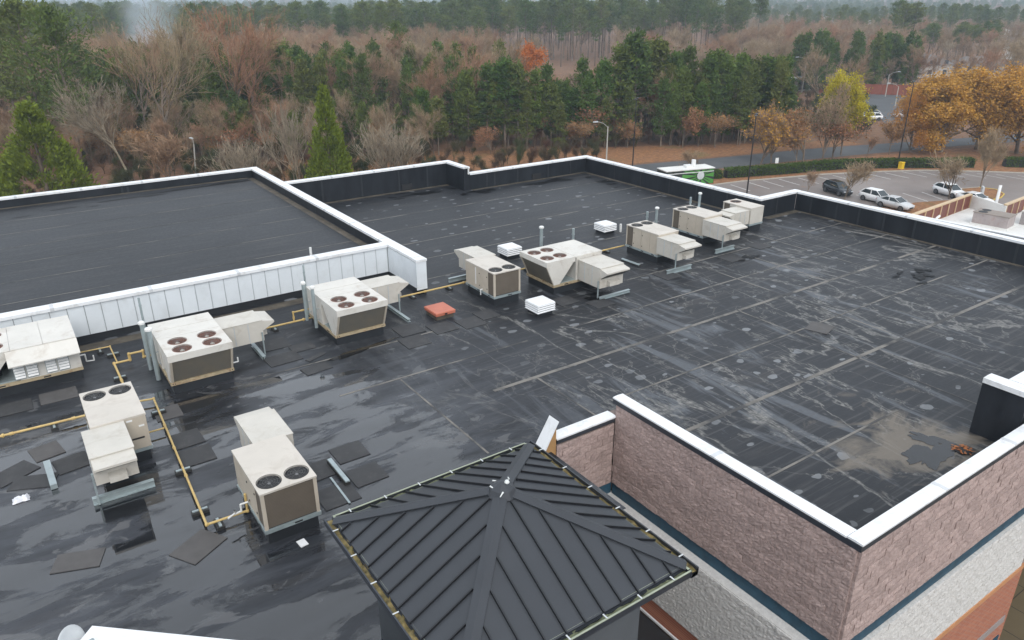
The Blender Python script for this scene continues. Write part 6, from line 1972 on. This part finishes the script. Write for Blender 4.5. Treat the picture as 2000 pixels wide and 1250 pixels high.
# ---- woodland too dense to count: scattered copies, one object for each kind
def scatter(name, pts, scales, src, label):
    me = bpy.data.meshes.new(name)
    me.from_pydata([tuple(p) for p in pts], [], [])
    at1 = me.attributes.new('sc', 'FLOAT', 'POINT'); at1.data.foreach_set('value', np.asarray(scales, np.float32))
    at2 = me.attributes.new('rz', 'FLOAT', 'POINT'); at2.data.foreach_set('value', nr.uniform(0, 6.28, len(pts)).astype(np.float32))
    o = obj(name, me)
    tag(o, label, 'woodland', kind='stuff')
    ng = bpy.data.node_groups.new(name, 'GeometryNodeTree')
    ng.interface.new_socket('Geometry', in_out='INPUT', socket_type='NodeSocketGeometry')
    ng.interface.new_socket('Geometry', in_out='OUTPUT', socket_type='NodeSocketGeometry')
    gi, go = ng.nodes.new('NodeGroupInput'), ng.nodes.new('NodeGroupOutput')
    last = gi.outputs[0]
    oi = ng.nodes.new('GeometryNodeObjectInfo')
    oi.inputs['Object'].default_value = src
    oi.inputs['As Instance'].default_value = True
    ip = ng.nodes.new('GeometryNodeInstanceOnPoints')
    na, nb_ = ng.nodes.new('GeometryNodeInputNamedAttribute'), ng.nodes.new('GeometryNodeInputNamedAttribute')
    na.data_type = nb_.data_type = 'FLOAT'
    na.inputs['Name'].default_value, nb_.inputs['Name'].default_value = 'sc', 'rz'
    cx = ng.nodes.new('ShaderNodeCombineXYZ')
    ng.links.new(nb_.outputs[0], cx.inputs['Z'])
    ng.links.new(last, ip.inputs['Points'])
    ng.links.new(oi.outputs['Geometry'], ip.inputs['Instance'])
    ng.links.new(cx.outputs[0], ip.inputs['Rotation'])
    ng.links.new(na.outputs[0], ip.inputs['Scale'])
    ng.links.new(ip.outputs[0], go.inputs[0])
    md = o.modifiers.new('scatter', 'NODES')
    md.node_group = ng
    return o
def source(kind, var):
    """trunk and crown of an asset as one unlinked mesh for scattering"""
    tm, cm, h = ASSET[kind][var]
    def arr(me):
        V = np.zeros(len(me.vertices)*3, np.float32); me.vertices.foreach_get('co', V)
        Q = np.zeros(len(me.loops), np.int32); me.loops.foreach_get('vertex_index', Q)
        mi = np.zeros(len(me.polygons), np.int32); me.polygons.foreach_get('material_index', mi)
        return V.reshape(-1, 3), Q.reshape(-1, 4), mi
    V1, Q1, m1 = arr(tm); V2, Q2, m2 = arr(cm)
    V, Q = merge((V1/h, Q1), (V2/h, Q2))
    mats = [m.name for m in tm.materials]+[m.name for m in cm.materials]
    inv = {m.name: k for k, m in MT.items()}
    me = np_mesh('scattered_'+kind, V, Q, [inv[m] for m in mats], np.r_[m1, m2+1])
    return bpy.data.objects.new('scattered_'+kind, me)
KEEP_OUT = [[(37, -40), (37, 75), (60, 92), (90, 84), (128, 74.5), (190, 58), (165, 20)], [(-60, -20), (38, -20), (38, 58), (-60, 58)], [(148, 82), (196, 124), (210, 104), (168, 78)], [(180, 128), (214, 140), (214, 122), (186, 124)], [(243, 150), (322, 132), (318, 104), (240, 120)], [(80, 84), (130, 74), (130, 79), (100, 92), (80, 96)], [(215, 116), (250, 140), (268, 142), (268, 124), (225, 104)]]
def wood_points(n, d0, d1, az0, az1, noise_seed=0, thresh=None):
    out = []
    while len(out) < n:
        d = math.sqrt(rnd.uniform(d0*d0, d1*d1)); a = R(rnd.uniform(az0, az1))
        x, y = d*math.sin(a), d*math.cos(a)
        if any(inside((x, y), k) for k in KEEP_OUT): continue
        if thresh is not None and thresh(x, y, d, math.degrees(a)) < rnd.random(): continue
        out.append((x, y, hill(x, y)-0.1))
    return out
AZ0, AZ1 = -8, 76
def patch(x, y, s, ph):
    return 0.5+0.5*math.sin(x*s+ph)*math.cos(y*s*1.13+ph*1.7)
# undergrowth
bs_me = source('small_bare', 0)
br = bs_me.data.copy(); br.materials.clear()
for _ in range(3): br.materials.append(MT['brush'])
br_o = bpy.data.objects.new('scattered_brush', br)
pts = wood_points(2600, 96, 230, AZ0, 60)
scatter('undergrowth', pts, nr.uniform(1.5, 4.2, len(pts)), br_o, 'brown undergrowth filling the floor of the woods')
# middle woods
pts = wood_points(900, 165, 470, AZ0, 62, thresh=lambda x, y, d, a: patch(x, y, .02, 1.0)*(1 if d > 190 else .5)*(1 if a < 33 else 0.12))
scatter('woodland_bare_trees', pts, nr.uniform(11, 17, len(pts)), source('bare', 0), 'dense bare brown woods in the middle distance')
pts = wood_points(420, 300, 520, AZ0, 44, thresh=lambda x, y, d, a: 0.3+patch(x, y, .02, 2.2))
scatter('woodland_pines', pts, nr.uniform(18, 25, len(pts)), source('pine', 1), 'dense tall pine woods in the middle distance')
pts = wood_points(380, 230, 520, 44, 70, thresh=lambda x, y, d, a: patch(x, y, .018, .4))
scatter('valley_bare_trees', pts, nr.uniform(9, 15, len(pts)), source('bare', 2), 'bare brown woods in the valley at the right')
# far woods up to the haze
pts = wood_points(5200, 460, 1700, AZ0, AZ1, thresh=lambda x, y, d, a: patch(x, y, .009, .9))
scatter('distant_pines', pts, nr.uniform(13, 22, len(pts)), source('pine', 0), 'far pine woods fading into the haze')
pts = wood_points(4200, 460, 1700, AZ0, AZ1, thresh=lambda x, y, d, a: 1-patch(x, y, .009, .9))
scatter('distant_bare_trees', pts, nr.uniform(11, 18, len(pts)), source('bare', 1), 'far bare woods fading into the haze')
pts = wood_points(9000, 1700, 6500, AZ0, AZ1, thresh=lambda x, y, d, a: 0.2+patch(x, y, .004, .2))
scatter('horizon_pines', pts, nr.uniform(17, 32, len(pts)), source('wide_pine', 0), 'wooded horizon of blue grey pines')
pts = wood_points(6000, 1700, 6500, AZ0, AZ1, thresh=lambda x, y, d, a: 1.1-patch(x, y, .004, .2))
scatter('horizon_bare_trees', pts, nr.uniform(15, 26, len(pts)), source('bare', 2), 'wooded horizon of grey brown bare trees')

# ---- hedge
def hedge(path, label, hgt=1.25, w=1.3):
    Hd = tag(empty('hedge', (path[0][0], path[0][1], G)), label, 'hedge')
    ox, oy = path[0]
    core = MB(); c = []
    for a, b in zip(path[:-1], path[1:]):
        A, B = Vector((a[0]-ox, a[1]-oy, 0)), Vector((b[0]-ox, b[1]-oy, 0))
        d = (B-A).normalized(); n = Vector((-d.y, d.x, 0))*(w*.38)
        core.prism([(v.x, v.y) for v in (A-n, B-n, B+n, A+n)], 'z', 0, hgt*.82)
        L_ = (B-A).length
        k = int(L_*330)
        t = nr.random(k); s = nr.choice([-1, 1], k); face = nr.random(k)
        off = np.where(face < .5, nr.uniform(-.5, .5, k), s*.5)*w
        zz = np.where(face < .5, hgt, nr.uniform(.05, hgt, k))
        P = np.array([A.x, A.y, 0])+np.outer(t, np.array([B.x-A.x, B.y-A.y, 0]))+np.outer(off, np.array([n.x, n.y, 0])/(w*.38))
        P[:, 2] += zz
        P += nr.normal(size=P.shape)*0.09
        c.append(P)
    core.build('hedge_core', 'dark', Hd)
    V, Q = quads(np.concatenate(c), 0.24, 0.7)
    obj('foliage', np_mesh('foliage', V, Q, ['hedge']), Hd)
hedge(hb[:8], 'long clipped green hedge between the parking lot and the road')
hedge(hb[8:]+[(136, 43)], 'separate end of green hedge at the right edge')
hedge([(80.5, 72.6), (85.2, 71.0)], 'brownish loose hedge end beside the trailer', hgt=1.0)

# ---- smoke and haze
sm = MB()
prof = [(3, 1), (5, 6), (8, 12), (12, 20), (15, 28), (15, 33), (5, 36)]
p = at(300, 215)
sm.lathe(prof, 20, (p.x, p.y, G)).add([], [])
so = sm.build('smoke', 'white', smooth=True)
so['kind'] = 'stuff'
for v in so.data.vertices:
    t = (v.co.z-G)/36
    v.co.x += 5*t*t
msm = bpy.data.materials.new('smoke'); msm.use_nodes = True
nt = msm.node_tree; nt.nodes.remove(nt.nodes['Principled BSDF'])
tc = N(nt, 'ShaderNodeTexCoord'); sx = N(nt, 'ShaderNodeSeparateXYZ'); nt.links.new(tc.outputs['Generated'], sx.inputs[0])
gx = math_n(nt, 'SUBTRACT', math_n(nt, 'SUBTRACT', sx.outputs[0], 0.42), math_n(nt, 'MULTIPLY', math_n(nt, 'MULTIPLY', sx.outputs[2], sx.outputs[2]), 0.12))
gy = math_n(nt, 'SUBTRACT', sx.outputs[1], 0.5)
rr2 = math_n(nt, 'SQRT', math_n(nt, 'ADD', math_n(nt, 'MULTIPLY', gx, gx), math_n(nt, 'MULTIPLY', gy, gy)))
RR = math_n(nt, 'ADD', math_n(nt, 'MULTIPLY', sx.outputs[2], 0.30), 0.07)
core_ = math_n(nt, 'SUBTRACT', 1.0, math_n(nt, 'DIVIDE', rr2, RR), True)
fade = math_n(nt, 'SUBTRACT', 1.0, sx.outputs[2], True)
puff = math_n(nt, 'MULTIPLY', math_n(nt, 'MULTIPLY', core_, fade), ramp(nt, noise(nt, tc.outputs['Object'], 0.12, 3, 0.6), 0.3, 0.7))
pv_ = nt.nodes.new('ShaderNodeVolumePrincipled'); pv_.inputs['Color'].default_value = (0.80, 0.88, 0.95, 1)
nt.links.new(math_n(nt, 'MULTIPLY', puff, 0.45), pv_.inputs['Density'])
nt.links.new(pv_.outputs[0], nt.nodes['Material Output'].inputs['Volume'])
so.data.materials[0] = msm

hz = MB().box(-9700, 9700, -9700, 9700, -30, 110).build('haze', 'white')
hz['kind'] = 'stuff'
mh = bpy.data.materials.new('haze'); mh.use_nodes = True
nt = mh.node_tree; nt.nodes.remove(nt.nodes['Principled BSDF'])
pv_ = nt.nodes.new('ShaderNodeVolumePrincipled'); pv_.inputs['Color'].default_value = (0.72, 0.87, 1.0, 1); pv_.inputs['Density'].default_value = 0.00034
nt.links.new(pv_.outputs[0], nt.nodes['Material Output'].inputs['Volume'])
hz.data.materials[0] = mh
